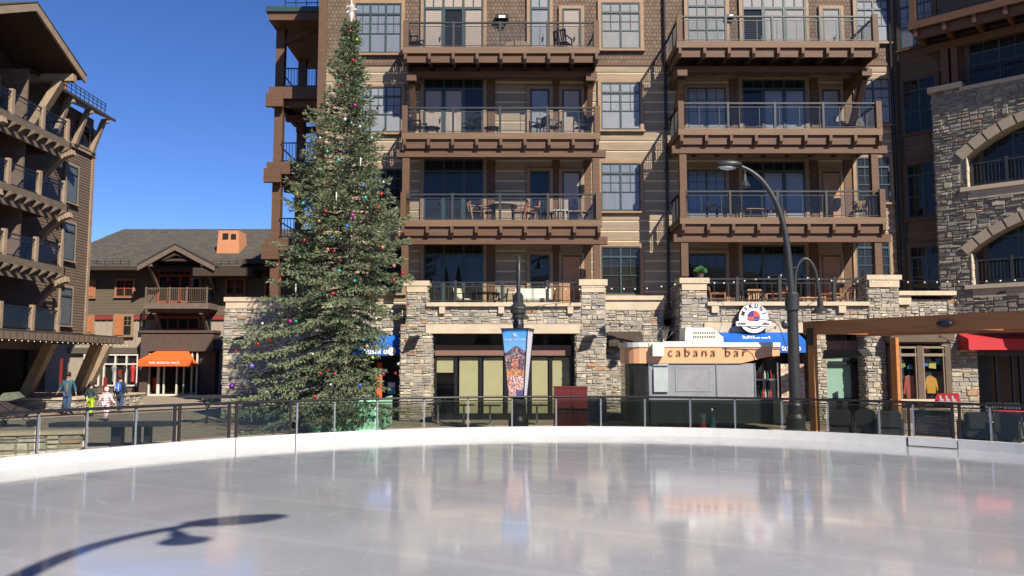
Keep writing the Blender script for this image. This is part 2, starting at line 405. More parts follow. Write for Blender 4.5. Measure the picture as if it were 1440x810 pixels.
# ------------------------------------------------------------ ground
g=MB(); g.add([(-900,-900,0),(900,-900,0),(900,1500,0),(-900,1500,0)],[(0,1,2,3)])
struct(g.build('ground',M['paver']))
# ------------------------------------------------------------ rink
RX,RY,RA,RB,RN=1.95,8.0,15.1,18.3,5.6
def rink(t,off=0):
    b=RB if math.sin(t)>0 else RN
    return Vector((RX+(RA+off)*math.cos(t), RY+(b+off)*math.sin(t), 0))
N=240
g=MB(); g.add([rink(2*math.pi*k/N,.02)+Vector((0,0,.012)) for k in range(N)],[tuple(range(N))])
ice=struct(g.build('ice',M['ice']))
def ring(mb,o0,o1,z0,z1,ta=0,tb=2*math.pi,n=N,mi=0):
    vs=[];fs=[]
    for k in range(n+1):
        t=ta+(tb-ta)*k/n; a=rink(t,o0); b=rink(t,o1)
        vs+=[(a.x,a.y,z0),(a.x,a.y,z1),(b.x,b.y,z1),(b.x,b.y,z0)]
    for k in range(n):
        i=4*k
        for q in range(4): fs.append((i+q,i+(q+1)%4,i+4+(q+1)%4,i+4+q))
    fs+=[(0,1,2,3),(4*n+3,4*n+2,4*n+1,4*n)]
    mb.add(vs,fs,mi)
def tof(px,off=.2,z=.27):
    best=None
    for k in range(4000):
        t=R(10)+R(160)*k/3999; p=rink(t,off)
        d=p.y; # project
        yy=p.y*CP+(z-CZ)*SP; q=720+F*p.x/yy
        e=abs(q-px)
        if best is None or e<best[0]: best=(e,t)
    return best[1]
joints=[tof(q) for q in (328,413,1277,1349)]
bd=thing('rink_board','low white plastic rink board curving round the ice','rink board',(0,26.2,0))
order=sorted(joints)   # increasing angle = from right to left
edges=[(order[0],order[1],'gate_board'),(order[1],order[2],'board_section'),(order[2],order[3],'board_section'),(order[3],order[0]+2*math.pi,'board_section')]
for a,b,nm in edges:
    m_=MB(); ring(m_,0,.16,.0,.27,a+.0009,b-.0009,max(6,int((b-a)*38))); ob=m_.build(nm,M['white'],bd)
    if nm=='gate_board':
        k=MB()
        ring(k,-.012,-.002,.02,.035,a+.001,b-.001,8); ring(k,-.012,-.002,.035,.27,b-.0022,b-.001,2); k.build('gate_seam',M['black'],ob)
# fence
fence=thing('glass_fence','waist high glass fence with black handrail round the ice rink','glass fence',(0,26.4,0))
OF=.26
m_=MB(); 
tl=[R(12)+R(156)*k/120 for k in range(121)]
m_.tube([rink(t,OF)+Vector((0,0,1.2)) for t in tl],.036,8); m_.build('handrail',M['black'],fence,smooth=True)
m_=MB(); m_.tube([rink(t,OF)+Vector((0,0,1.09)) for t in tl],.02,6); m_.build('lower_rail',M['black'],fence)
posts=[52,121,190,245,252,322,332,408,417,470,530,596,658,720,782,845,907,971,1034,1100,1165,1237,1278,1285,1340,1350,1394,1450,1510]
thick={322,332,1278,1340,1350,245,252,408}
tp=[]
for q in [-40]+posts:
    t=tof(q,OF,.6); tp.append(t); p=rink(t,OF); wd=.07 if q in thick else .046
    m_=MB(Matrix.Translation(p)@Matrix.Rotation(t-math.pi/2,4,'Z'))
    m_.box(-wd/2,wd/2,-.03,.03,.0,1.17,0); m_.box(-wd/2,wd/2,-.038,-.031,.05,1.14,1 if q not in thick else 0); m_.box(-.07,.07,-.05,.06,0,.012,0)
    m_.build('fence_post',[M['black'],M['alu']],fence)
for a,b in zip(tp[:-1],tp[1:]):
    if abs(a-b)*16<.3: continue
    m_=MB(); sg=1 if a>b else -1; e=.0035
    ring(m_,OF-.006,OF+.006,.30,1.05,b+e,a-e,6); m_.build('glass_panel',M['fenceglass'],fence)

m_=MB(); rh=random.Random(5); hv=[]; nx=40
for j in range(5):
    for i in range(nx+1):
        x=-500+1000*i/nx; hv.append((x,-90-j*55,[-1,9,20,30,26][j]*(1+.35*math.sin(i*.5+j))*(1 if j else 1)+rh.uniform(-1.5,1.5)*(j>0)))
m_.add(hv,[(j*(nx+1)+i,j*(nx+1)+i+1,(j+1)*(nx+1)+i+1,(j+1)*(nx+1)+i) for j in range(4) for i in range(nx)])
struct(m_.build('hills',mat('dry_hillside',(.10,.09,.06),.95,.3,.05)))
m_=MB()
for i in range(420):
    x=rh.uniform(-260,260); y=rh.uniform(-300,-75); k=min(4,max(0,(-y-90)/55)); z=[0,9,20,30,26][int(k)]*.8 if k>0 else 0; h=rh.uniform(11,20)
    for q in range(4): m_.lathe([(h*.17*(1-q*.2),h*(.08+q*.2)),(.05,h*(.45+q*.185))],(x,y,z-.5),7)
tag(m_.build('forest',mat('far_conifers',(.035,.05,.03),.9,.3,.3)),'dark conifer wood on the slope behind the viewer','forest',kind='stuff')
# ------------------------------------------------------------ main building
YF,YR,YW=32.5,31.9,34.25
L=[0,4.40,7.98,11.56,15.15]
mb_=thing('lodge_building','large brown timber and tan log lodge with stone base and stacked balconies behind the rink','building',(4,YW,0))
XA=X(443,300,YW); XK=X(1262,300,YW)
ROOF=20.6
# core
AX=Vector((.74,-.67,0)).normalized(); K=Vector((XK,YW,0))
TW=Matrix.Translation(K)@Matrix.Rotation(math.atan2(AX.y,AX.x),4,'Z')    # angled wing frame: x along wall, -y outwards
m_=MB()
e1=K+AX*14
m_.prism([(XA+.1,YW+.06),(XK,YW+.06),(e1.x,e1.y+.06),(e1.x+8,e1.y+8),(e1.x,56),(XA+.1,56)],4.2,ROOF,0,axis='z')
m_.prism([(XA+.1,36.2),(XK,36.2),(e1.x+1,e1.y+1.6),(e1.x+8,e1.y+8),(e1.x,56),(XA+.1,56)],0,4.2,0,axis='z')
# podium to the left of the tall wing
XP=X(315,450,33.6)
m_.box(XP+.1,XA+.1,36.2,46,0,4.72,0)
m_.box(XA+.3,XK+4,39.5,56,ROOF-.1,26.5,0)  # unseen block above the roof, added to cast shadow on the village building
m_.build('core_wall',M['lap'],mb_)
def siding(mb,x0,x1,z0,z1,y,pitch=.43,gap=.075,prd=.035):
    mb.box(x0,x1,y-.004,y+.05,z0,z1,1)
    z=z1
    while z>z0+.02:
        a=max(z0,z-pitch+gap); j=rnd.uniform(-.004,.004)
        if z-a>.04: mb.box(x0,x1,y-prd+j,y,a,z,0)
        z-=pitch
m_=MB(); siding(m_,XA+.35,XK+.05,L[1]-.3,L[4]-.04,YW)
m_.build('log_board_wall',[M['board'],M['chink']],mb_)
m_=MB(); m_.box(XA+.35,XK+.05,YW-.03,YW+.04,L[4]-.04,ROOF,0); m_.build('shingle_wall',M['shingle'],mb_)
m_=MB(); m_.box(XA,XA+.36,YW-.09,YW+.2,L[1],ROOF,0)
m_.box(XA+.36,XK,YW-.08,YW-.031,L[4]-.12,L[4]-.0,0)
m_.build('corner_board',M['timber'],mb_)
m_=MB(TW); siding(m_,0,14,L[1]-.3,ROOF,0,.62,.05); m_.build('dark_board_wall',[mat('dark_wing_boards',(.12,.085,.058),.8,.25,2,.3,20),mat('dull_chinking',(.26,.21,.15),.9,.1,4)],mb_)  # angled wing: boards and chinking in darker tones than the main wall
# roof
m_=MB()
m_.prism([(XA+.25,31.9),(XK+.6,31.9),(XK+.6+9*AX.x,31.9+9*AX.y-.6),(40,32),(30,60),(XA+.1,57)],ROOF,ROOF+.22,0,axis='z')
m_.prism([(XA+.2,31.8),(XK+.6,31.8),(XK+.6+9*AX.x,31.8+9*AX.y-.6),(40.2,32),(30,60.2),(XA+.1,57.2)],ROOF+.222,ROOF+.6,1,axis='z')
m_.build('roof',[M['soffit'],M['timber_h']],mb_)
m_=MB()
for px in (582,824,945,1052,1222): 
    x=X(px,14,33.8); m_.beam((x,34.93,17.5),(x,32.5,20.55),.26,.34,0,up=(0,1,0)); m_.box(x-.17,x+.17,34.7,34.99,16.4,20.55,0)
m_.build('roof_brace',M['timber'],mb_)
# downspouts
for px in (938,):
    x=X(px,300,YW); m_=MB(); m_.tube([(x,YW-.14,4.6),(x,YW-.14,ROOF)],.06,8)
    for z in np.arange(5,20,1.8): m_.box(x-.09,x+.09,YW-.15,YW-.03,z,z+.05)
    m_.build('downspout',M['black'],mb_)
m_=MB(TW); m_.tube([(.05,-.16,4.6),(.05,-.16,ROOF)],.07,8); m_.tube([(.32,-.12,4.6),(.32,-.12,ROOF)],.05,8); m_.build('downspout',M['black'],mb_)

M['blindc']=mat('grey_beige_blinds',(.40,.385,.37),.6,.1,2); M['blindd']=mat('blue_grey_curtains',(.27,.30,.36),.7,.2,6,stretch=(6,1,.3))
I4=Matrix.Identity(4)
# window in a frame; local: x along, -y outwards
def window(par,T,x0,x1,z0,z1,y,cols=2,transom=.22,blind='blindb',name='window',grid=True,frame='teal',trim='trim',tw=.14,gl='glass',mid=.5,sill=True,bfrac=1.0):
    m=MB(T); t=tw
    if trim:
        m.box(x0-t,x0,y-.10,y-.01,z0-.02,z1+t); m.box(x1,x1+t,y-.10,y-.01,z0-.02,z1+t); m.box(x0,x1,y-.102,y-.01,z1,z1+t)
        if sill: m.box(x0-t-.05,x1+t+.05,y-.15,y-.01,z0-.10,z0-.021)
    else: m.box(x0,x1,y-.05,y-.01,z0,z0+.03)
    wo=m.build(name,M[trim or frame],par)
    m=MB(T); m.box(x0,x1,y-.052,y-.02,z0,z1,0); m.build('dark_room',M['dark'],wo)
    if blind:
        if blind=='blindb' and T is I4: blind=rnd.choice(['blindb','blindb','blindc','blindd'])
        m=MB(T); zb=z1-(z1-z0)*bfrac; z=z1-.02
        m.box(x0+.04,x1-.04,y-.0575,y-.053,zb,z1,0)
        while z>zb+.07: m.box(x0+.05,x1-.05,y-.062,y-.0576,z-.045,z,0); z-=.075
        m.build('blind',M[blind],wo)
    m=MB(T); m.add([(x0,y-.075,z0),(x1,y-.075,z0),(x1,y-.075,z1),(x0,y-.075,z1)],[(0,1,2,3)]); m.build('pane',M[gl],wo)
    m=MB(T); f=.055; ya,yb=y-.095,y-.064
    m.box(x0,x0+f,ya,yb,z0,z1); m.box(x1-f,x1,ya,yb,z0,z1); m.box(x0+f,x1-f,ya,yb,z0,z0+f); m.box(x0+f,x1-f,ya,yb,z1-f,z1)
    zt=z1-(z1-z0)*transom if transom else z1
    if transom: m.box(x0+f,x1-f,ya-.01,yb,zt-.04,zt+.04)
    W_=x1-x0
    for i in range(1,cols):
        x=x0+W_*i/cols; m.box(x-.035,x+.035,ya-.005,yb,z0+f,z1-f)
    if grid:
        zm=z0+(zt-z0)*mid
        for i in range(cols):
            xa=x0+W_*i/cols+.05; xb=x0+W_*(i+1)/cols-.05; xm=(xa+xb)/2
            m.box(xa,xb,ya+.006,yb,zm-.02,zm+.02)
            m.box(xm-.012,xm+.012,ya+.012,yb,zm+.03,zt-.04); m.box(xa,xb,ya+.014,yb,(zm+zt)/2-.012,(zm+zt)/2+.012)
            if transom: m.box(xm-.012,xm+.012,ya+.012,yb,zt+.04,z1-f)
    m.build('sash',M[frame],wo)
    return wo
def winpx(par,a,b,t,bm,D=YW,**k):
    pm=(t+bm)/2
    return window(par,I4,X(a,pm,D),X(b,pm,D),Z(bm,D),Z(t,D),D-.035,**k)
# isolated windows: right of left stack / right bay / left bay
for t,b,fr in ((5,70,1.0),(117,183,1.0),(230,297,1.0),(347,414,.0)):
    winpx(mb_,845,900,t,b,cols=2,blind='blindb' if fr else None,bfrac=fr or 1)
for t,b in ((6,76),(123,187)):
    winpx(mb_,500,565,t,b,cols=3,blind='blindb')
winpx(mb_,520,566,238,303,cols=2,blind=None)
winpx(mb_,520,566,350,412,cols=2,blind=None)
for t,b in ((2,60),(112,175),(222,285),(335,398)):
    winpx(mb_,1203,1250,t,b,cols=2,blind='blindb' if b<200 else None)
# doors on back walls
def doors(par,x0,x1,z,n,h=2.35,trans=.6,blinds=(),name='balcony_door',lit='blindw',tv=None):
    y=YW-.035
    m=MB(); t=.13
    m.box(x0-t,x0,y-.11,y-.01,z,z+h+trans+t); m.box(x1,x1+t,y-.11,y-.01,z,z+h+trans+t); m.box(x0,x1,y-.112,y-.01,z+h+trans,z+h+trans+t)
    wo=m.build(name,M['trim'],par)
    m=MB(); m.box(x0,x1,y-.05,y-.02,z,z+h+trans); m.build('dark_room',M['dark'],wo)
    m=MB(); m.add([(x0,y-.076,z),(x1,y-.076,z),(x1,y-.076,z+h+trans),(x0,y-.076,z+h+trans)],[(0,1,2,3)]); m.build('pane',M['glass'],wo)
    w_=(x1-x0)/n; m=MB()
    for i in range(n+1):
        x=x0+w_*i; m.box(max(x0,x-.07),min(x1,x+.07),y-.10,y-.064,z,z+h)
    m.box(x0,x1,y-.105,y-.063,z+h-.02,z+h+.09)
    for i in range(n): m.box(x0+w_*i+.07,x0+w_*(i+1)-.07,y-.095,y-.064,z,z+.16)
    m.box(x0,x0+.07,y-.10,y-.064,z+h+.09,z+h+trans); m.box(x1-.07,x1,y-.10,y-.064,z+h+.09,z+h+trans)
    if trans>.25:
        for i in range(n):
            for q in (0,.5):
                x=x0+w_*(i+q)
                if x>x0+.1: m.box(x-(.04 if q==0 else .015),x+(.04 if q==0 else .015),y-.095,y-.064,z+h+.09,z+h+trans)
        m.box(x0+.07,x1-.07,y-.097,y-.064,z+h+trans-.07,z+h+trans)
    m.build('door_frame',M['teal'],wo)
    m=MB(); any_=False
    for i in range(n):
        if i in blinds:
            any_=True; a=x0+w_*i+.09; b=x0+w_*(i+1)-.09; q=z+h-.05
            m.box(a,b,y-.058,y-.052,z+.17,z+h-.04)
            while q>z+.25: m.box(a,b,y-.064,y-.0585,q-.05,q); q-=.085
    if tv:
        any_=True; m.box(x0+.08,x1-.08,y-.058,y-.052,z+h+.1,z+h+trans-.08)
    if any_: m.build('blind',M[lit],wo)
    m=MB(); xh=x0+w_*(1 if n>1 else .82)-.13; m.box(xh-.015,xh+.015,y-.15,y-.10,z+.95,z+1.15); m.build('handle',M['steelgrey'],wo)
    return wo
def xs(a,b,py): return X(a,py,YW),X(b,py,YW)
for lv,py in ((4,40),(3,160),(2,280),(1,390)):
    z=L[lv]+.02
    a,b=xs(596,680,py); doors(mb_,a,b,z,3,trans=1.15 if lv==4 else .55,blinds=(0,2) if lv==4 else ((0,1) if lv==3 else ()),lit='blindw' if lv>2 else 'blindb',tv=lv==4)
    a,b=xs(745,773,py); doors(mb_,a,b,z,1,trans=1.0 if lv==4 else .05,blinds=(0,) if lv>=3 else (),lit='blindb',tv=lv==4)
    a,b=xs(790,817,py); o=doors(mb_,a,b,z,1,trans=.02,blinds=(0,) if lv>1 else (),lit='blindw')
    if lv==1:
        m_=MB(); m_.box(a+.04,b-.04,YW-.16,YW-.112,z+.02,z+2.3); m_.box(a+.2,b-.2,YW-.17,YW-.161,z+.25,z+1.0); m_.box(a+.2,b-.2,YW-.17,YW-.161,z+1.2,z+2.1); m_.build('door_leaf',M['doorwood'],o)
for lv,py in ((4,40),(3,160),(2,280),(1,390)):
    z=L[lv]+.02
    a,b=xs(1043,1132,py); doors(mb_,a,b,z,3,trans=1.1 if lv==4 else .45,blinds=(1,2) if lv>1 else (),lit='blindb' if lv<4 else 'blind',tv=lv==4)
    a,b=xs(1155,1181,py); o=doors(mb_,a,b,z,1,trans=.02,blinds=(0,) if lv>2 else (),lit='blind')
    if lv<=2:
        m_=MB(); m_.box(a+.04,b-.04,YW-.16,YW-.112,z+.02,z+2.3); m_.build('door_leaf',M['doorwood'],o)
    pm=py-12; a,b=xs(966,1020,pm)
    window(mb_,I4,a,b,z+.35,z+2.45 if lv<4 else z+3.4,YW-.035,cols=2,transom=.0 if lv<4 else .3,blind='blindb' if lv>1 else None)
# vertical trim posts on back walls
m_=MB()
for px in (691,782,826,1031,1145,1192):
    for lv in (1,2,3):
        x=X(px,390-(lv-1)*115,YW); m_.box(x-.16,x+.16,YW-.10,YW-.0355,L[lv],L[lv+1]-.7)
m_.build('wall_post',M['timber'],mb_)

# ---- balconies
def balcony(x0,x1,yf,z,rails,beam=True,posts=None,brace=False,njo=9,sidefar=YW,pz=None):
    m=MB(); yb=YW-.04
    m.box(x0,x1,yf+.12,yb,z-.14,z-.002,1)                     # deck
    m.box(x0-.06,x1+.06,yf-.04,yf+.12,z-.24,z+.03,2)          # cap
    m.box(x0-.06,x0+.1,yf+.12,yb,z-.24,z+.03,0); m.box(x1-.1,x1+.06,yf+.12,yb,z-.24,z+.03,0)
    m.box(x0+.02,x1-.02,yf+.06,yf+.14,z-.60,z-.241,0)         # rim board
    m.box(x0+.02,x0+.1,yf+.14,yb,z-.60,z-.241,0); m.box(x1-.1,x1-.02,yf+.14,yb,z-.60,z-.241,0)
    m.box(x0+.1,x1-.1,yf+.142,yb,z-.20,z-.141,1)
    for i in range(njo):
        x=x0+.06+(x1-x0-.12)*i/(njo-1)
        m.add([(x-.06,yf-.10,z-.242),(x+.06,yf-.10,z-.242),(x+.06,yf-.10,z-.50),(x-.06,yf-.10,z-.50),(x-.06,yf+.059,z-.242),(x+.06,yf+.059,z-.242),(x+.06,yf+.059,z-.66),(x-.06,yf+.059,z-.66)],
              [(0,1,2,3),(4,7,6,5),(0,4,5,1),(1,5,6,2),(2,6,7,3),(3,7,4,0)],0)
        if 0<i<njo-1: m.box(x-.06,x+.06,yf+.142,yb,z-.55,z-.201,1)
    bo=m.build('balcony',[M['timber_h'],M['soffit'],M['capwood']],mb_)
    if beam:
        m=MB(); m.box(x0-.28,x1+.30,yf+.16,yf+.44,z-.93,z-.62); m.build('beam',M['timber_h'],bo)
    else:
        m=MB()
        for x in (x0+.25,x1-.25):
            m.beam((x,yb-.1,z-2.9),(x,yf+.75,z-1.25),.22,.26,up=(0,1,0)); m.box(x-.2,x+.2,yf+.45,yb,z-1.22,z-.92)
        m.box(x0+.05,x1+.05,yf+.9,yf+1.2,z-.915,z-.66)
        m.build('knee_brace',M['timber'],bo)
    # posts
    if posts:
        for x in posts:
            m=MB(); m.box(x-.14,x+.14,yf+.2,yf+.46,pz,z-.935); m.build('post',M['timber'],bo)
    railing(bo,x0,x1,yf,z,rails)
def railing(bo,x0,x1,yf,z,rails,corner=True,h=1.07,side=True):
    m=MB(); zt=z+h
    m.box(x0,x1,yf+.0,yf+.09,zt-.03,zt+.03); m.box(x0+.05,x1-.05,yf+.03,yf+.06,zt-.17,zt-.14); m.box(x0+.05,x1-.05,yf+.03,yf+.06,z+.09,z+.12)
    for x in rails: m.box(x-.045,x+.045,yf-.01,yf+.1,z+.03,zt+.05)
    k=int((x1-x0)/.75)
    for i in range(1,k): 
        x=x0+(x1-x0)*i/k; m.box(x-.012,x+.012,yf+.035,yf+.055,z+.12,zt-.17)
    z_=z+.2
    while z_<zt-.2: m.box(x0+.05,x1-.05,yf+.043,yf+.047,z_,z_+.004); z_+=.085
    if side:
        for x in (x0+.06,x1-.06):
            m.box(x-.04,x+.04,yf+.1,YW-.05,zt-.03,zt+.03,1); m.box(x-.015,x+.015,yf+.1,YW-.05,z+.09,z+.12,1)
            y=yf+.22
            while y<YW-.1: m.box(x-.01,x+.01,y-.01,y+.01,z+.12,zt-.03,1); y+=.12
            m.box(x-.05,x+.05,(yf+YW)/2-.05,(yf+YW)/2+.05,z+.03,zt+.03,1)
    ro=m.build('railing',[M['steelgrey'],M['black']],bo)
    if corner:
        m=MB(); 
        for x in (x0+.06,x1-.06): m.box(x-.11,x+.11,yf-.05,yf+.15,z+.031,zt+.08)
        m.build('corner_post',M['timber'],bo)
    xs_=[x0]+list(rails)+[x1]
    for a,b in zip(xs_[:-1],xs_[1:]):
        m=MB(); m.add([(a+.12,yf+.065,z+.13),(b-.12,yf+.065,z+.13),(b-.12,yf+.065,zt-.18),(a+.12,yf+.065,zt-.18)],[(0,1,2,3)]); m.build('glass_panel',M['railglass'],bo)
def xf(px,py,D=YF): return X(px,py,D)
xa,xb=xf(567,190),xf(842,190)
lr=[xf(q,165) for q in (637,703,770)]
balcony(xa,xb,YF,L[4],lr,beam=False)
balcony(xa,xb,YF,L[3],lr,posts=(xa+.1,xb-.1),pz=L[2]+.03)
balcony(xa-.02,xb+.03,YF,L[2],lr,posts=(xa+.1,xb-.1),pz=5.5)
xc,xd=xf(956,190,YR),xf(1239,190,YR)
rr=[xf(q,165,YR) for q in (1024,1090,1158)]
balcony(xc,xd,YR,L[4],rr,beam=False)
balcony(xc,xd,YR,L[3],rr,posts=(xc+.15,xd-.2),pz=L[2]+.03)
balcony(xc,xd,YR,L[2],rr,posts=(xc+.15,xd-.2),pz=5.7)
# side balconies at the left end of the wing
xs0=X(399,200,38.6)
m_=MB()
for z in (L[4],L[3],L[2]):
    m_.box(xs0-.35,XA+.05,37.4,42,z-.2,z,1); m_.box(xs0-.4,XA+.05,37.3,37.45,z-.55,z+.02,0); m_.box(xs0-.42,xs0-.2,37.46,42,z-.55,z+.02,0)
    m_.box(xs0-.35,XA+.05,37.6,37.9,z-.85,z-.56,0); m_.box(xs0-.5,xs0+.3,37.2,37.42,z-.95,z-.3,0)
    for y in (40,42): m_.box(xs0-.3,XA+.05,y-.15,y+.15,z-.85,z-.56,0)
sb=m_.build('side_balcony',[M['timber_h'],M['soffit']],mb_)
m_=MB()
for y in (37.8,41.8): m_.box(xs0-.2,xs0+.2,y-.2,y+.2,4.9,Z(28,36.6),0)
m_.build('column',M['timber'],sb)
m_=MB()
for z in (L[4],L[3],L[2]):
    for q in (.1,.95): m_.box(xs0+.2,XA,37.5,37.55,z+q,z+q+.05); m_.box(xs0-.05,xs0,38,42,z+q,z+q+.05)
    for x in np.arange(xs0+.3,XA,.14): m_.box(x-.012,x+.012,37.51,37.54,z+.1,z+1)
    m_.box(XA-.9,XA-.84,37.48,37.56,z,z+1.05)
m_.build('railing',M['black'],sb)
m_=MB(); xr=X(378,15,36.6)
m_.box(xr,XA+.2,36.6,43,Z(28,36.6),Z(17,36.6),1); m_.box(xr-.12,XA+.25,36.5,43.1,Z(17,36.6)+.002,Z(10,36.6),0)
m_.beam((xs0,37.8,17.4),(XA-.6,37.8,18.4),.2,.25,1)
m_.build('side_roof',[M['teal'],M['timber_h']],mb_)
m_=MB()
zr=Z(10,36.6)
for q in (.25,.45): m_.box(xr+.7,XA-.2,36.7,36.74,zr+q,zr+q+.03)
for x in np.arange(xr+.7,XA-.2,.5): m_.box(x,x+.03,36.7,36.74,zr,zr+.5)
m_.build('snow_guard',M['black'],mb_)

# ---- stone base
ST=[M['stone'],M['mortar']]
def PW(px,py,D): return X(px,py,D)
CAPZ=Z(428,YF)   # terrace ledge underside reference
m_=MB()
xA0,xA1=PW(563,500,YF),PW(607,500,YF)
xA2=PW(601,400,YF)
zc=Z(402,YF)
stonebox(m_,xA0,xA1,YF-.02,36,0,Z(456,YF))                       # pier A low
stonebox(m_,PW(572,420,YF),xA2,YF,33.1,Z(456,YF),zc)               # pier A top
xO0,xO1=xA1,PW(810,500,YF)
xB0,xB1=xO1,PW(852,500,YF)
stonebox(m_,xA2,PW(817,440,YF),YF+.02,36,Z(456,YF),Z(431,YF),sides='f')
stonebox(m_,xB0,xB1,YF-.02,36,0,Z(456,YF))
stonebox(m_,PW(817,420,YF),PW(851,420,YF),YF,33.1,Z(456,YF),zc)
D2=33.1
stonebox(m_,xB1,PW(934,500,D2),D2,36,0,Z(436,D2))
xC0,xC1=PW(958,500,YR),PW(1003,500,YR)
stonebox(m_,PW(958,420,YR),PW(994,420,YR),YR,YW-.1,Z(453,YR),Z(398,YR),sides='fl')
stonebox(m_,xC0,xC1,YR,36,0,Z(453,YR),sides='flr')
stonebox(m_,PW(994,440,YR),PW(1221,440,YR),YR+.03,36,Z(453,YR),Z(430,YR),sides='f')
xD0,xD1=PW(1220,420,YR),PW(1263,420,YR)
stonebox(m_,PW(1144,500,YR),PW(1162,500,YR),YR,36,0,Z(453,YR))
stonebox(m_,PW(1218,500,YR),PW(1246,500,YR),YR,36,0,Z(453,YR))
stonebox(m_,xD0,xD1,YR-.05,33,Z(453,YR),Z(392,YR))
stonebox(m_,PW(1246,500,YR),PW(1340,500,YR),YR+.25,33.9,0,Z(420,YR),sides='f')
stonebox(m_,PW(1340,500,YR),PW(1378,500,YR),YR+.2,33.9,0,Z(420,YR),sides='fr',mul=.85)
stonebox(m_,PW(1378,440,YR),PW(1520,440,YR),YR+.2,33.9,Z(468,YR),Z(420,YR),sides='f')
# left podium
stonebox(m_,XP,X(488,500,33.6),33.6,40,0,Z(434,33.6),sides='fl')
stonebox(m_,X(488,480,33.6),xA0,33.6,36,Z(472,33.6),Z(434,33.6),sides='f')
m_.build('stone_base',ST,mb_,attr=True)
m_=MB()   # cream caps, ledges and lintels
def cap(a,b,t,bt,D,pr=.08,dep=.9): m_.box(X(a,t,D),X(b,t,D),D-pr,D+dep,Z(bt,D),Z(t,D))
cap(568,604,395,402,YF,.1,.75); cap(572.5,601,402.01,411,YF,.07,.02)
cap(814,854,393,401.5,YF,.1,.75); cap(817.5,850.5,401.6,411,YF,.07,.02)
m_.box(xA2-.02,PW(817,430,YF),YF-.14,YF+2.4,Z(431,YF),Z(425.5,YF))
for px in (622,705,802): cap(px-4,px+4,431.1,441,YF,.12,.05)
m_.box(PW(599,460,YF),PW(815,460,YF),YF-.085,YF+.3,Z(469,YF),Z(456,YF))
cap(850,936,416,422,D2,.12,1.4); cap(851,934,422.1,436,D2,.04,1.4)
cap(955,997,391,398.5,YR,.1,.9); cap(958.5,993.5,398.6,408,YR,.06,.02)
m_.box(PW(994,428,YR),PW(1221,428,YR),YR-.14,YR+3,Z(430,YR),Z(424.5,YR))
for px in (1005,1183): cap(px-5,px+5,430.1,440,YR,.12,.05)
m_.box(PW(990,460,YR),PW(1245,460,YR),YR-.085,YR+.3,Z(468,YR),Z(453.5,YR))
cap(1217,1266,387,393.5,YR,.13,1.3); cap(1220.5,1262.5,393.6,404,YR,.12,.02)
cap(1264,1345,409,415,YR,.0,1.9); cap(1264,1283,415.1,428,YR,-.1,.3)
cap(316,488,418,424,33.6,.1,2.5); cap(318,488,424.1,434,33.6,.05,2.5); cap(488,570,428,434,33.6,.08,1.5)
# terrace floors
m_.box(xA0,xB1,YF+.3,YW,4.15,4.385); m_.box(xC0,xD1,YR+.3,YW,4.15,4.386); m_.box(XP+.1,XA,36.0,46,4.72,4.86)
m_.build('cream_stone_trim',M['cap'],mb_)
# terrace railings
def trail(x0,x1,y,z,posts,h):
    b=MB(); b.box(x0,x1,y,y+.06,z+h-.05,z+h)
    b.box(x0,x1,y+.02,y+.04,z+.08,z+.11); b.box(x0,x1,y+.02,y+.04,z+h-.2,z+h-.17)
    for x in posts: b.box(x-.06,x+.06,y-.03,y+.09,z,z+h+.06)
    n=int((x1-x0)/.55)
    for i in range(n): x=x0+(x1-x0)*(i+.5)/n; b.box(x-.01,x+.01,y+.02,y+.04,z+.1,z+h-.17)
    b.build('terrace_railing',M['iron'],mb_)
zt=Z(425.5,YF); trail(xA2,PW(817,410,YF),YF+.1,zt,[PW(q,410,YF) for q in (640,706,770)],Z(396,YF)-zt)
zt=Z(424.5,YR); trail(PW(995,410,YR),PW(1220,410,YR),YR+.1,zt,[PW(q,410,YR) for q in (1038,1098,1175)],Z(391,YR)-zt)

# ---- storefront left bay
YS=YF+.75
sf=MB(); x0,x1=xO0,xO1
sf.box(x0,x1,YS+1.6,YS+1.65,0,4.1,0); sf.box(x0,x1,YS,YS+.12,.0,.25,0)
zb=Z(580,YS); ztop=Z(455,YS)
for px in (612,641,676,711,745,774,804):
    x=X(px,530,YS); sf.box(x-.06,x+.06,YS-.04,YS+.1,.25,Z(500,YS),0)
sf.box(x0,x1,YS-.02,YS+.1,Z(502,YS),Z(499,YS),0)
sf.box(x0,x1,YS-.05,YS+.3,ztop,Z(486,YS)+.7,0)
so_=sf.build('storefront',M['black'],mb_)
m_=MB(); m_.box(X(612,490,YS),X(803,490,YS),YS-.16,YS-.0,Z(500,YS),Z(485.5,YS)); m_.build('header_panel',M['pinkboard'],so_)
for a,b,c in ((614,638,524),(646,673,582),(680,707,582),(714,742,582),(748,771,582),(777,801,582)):
    m_=MB(); zz=max(.26,Z(c,YS)); m_.box(X(a,530,YS),X(b,530,YS),YS+.05,YS+.07,zz,Z(502.5,YS)); m_.build('roller_shade',M['creamshade'],so_)
m_=MB(); m_.add([(x0,YS+.02,.25),(x1,YS+.02,.25),(x1,YS+.02,4.0),(x0,YS+.02,4.0)],[(0,1,2,3)]); m_.build('shop_pane',M['glass'],so_)
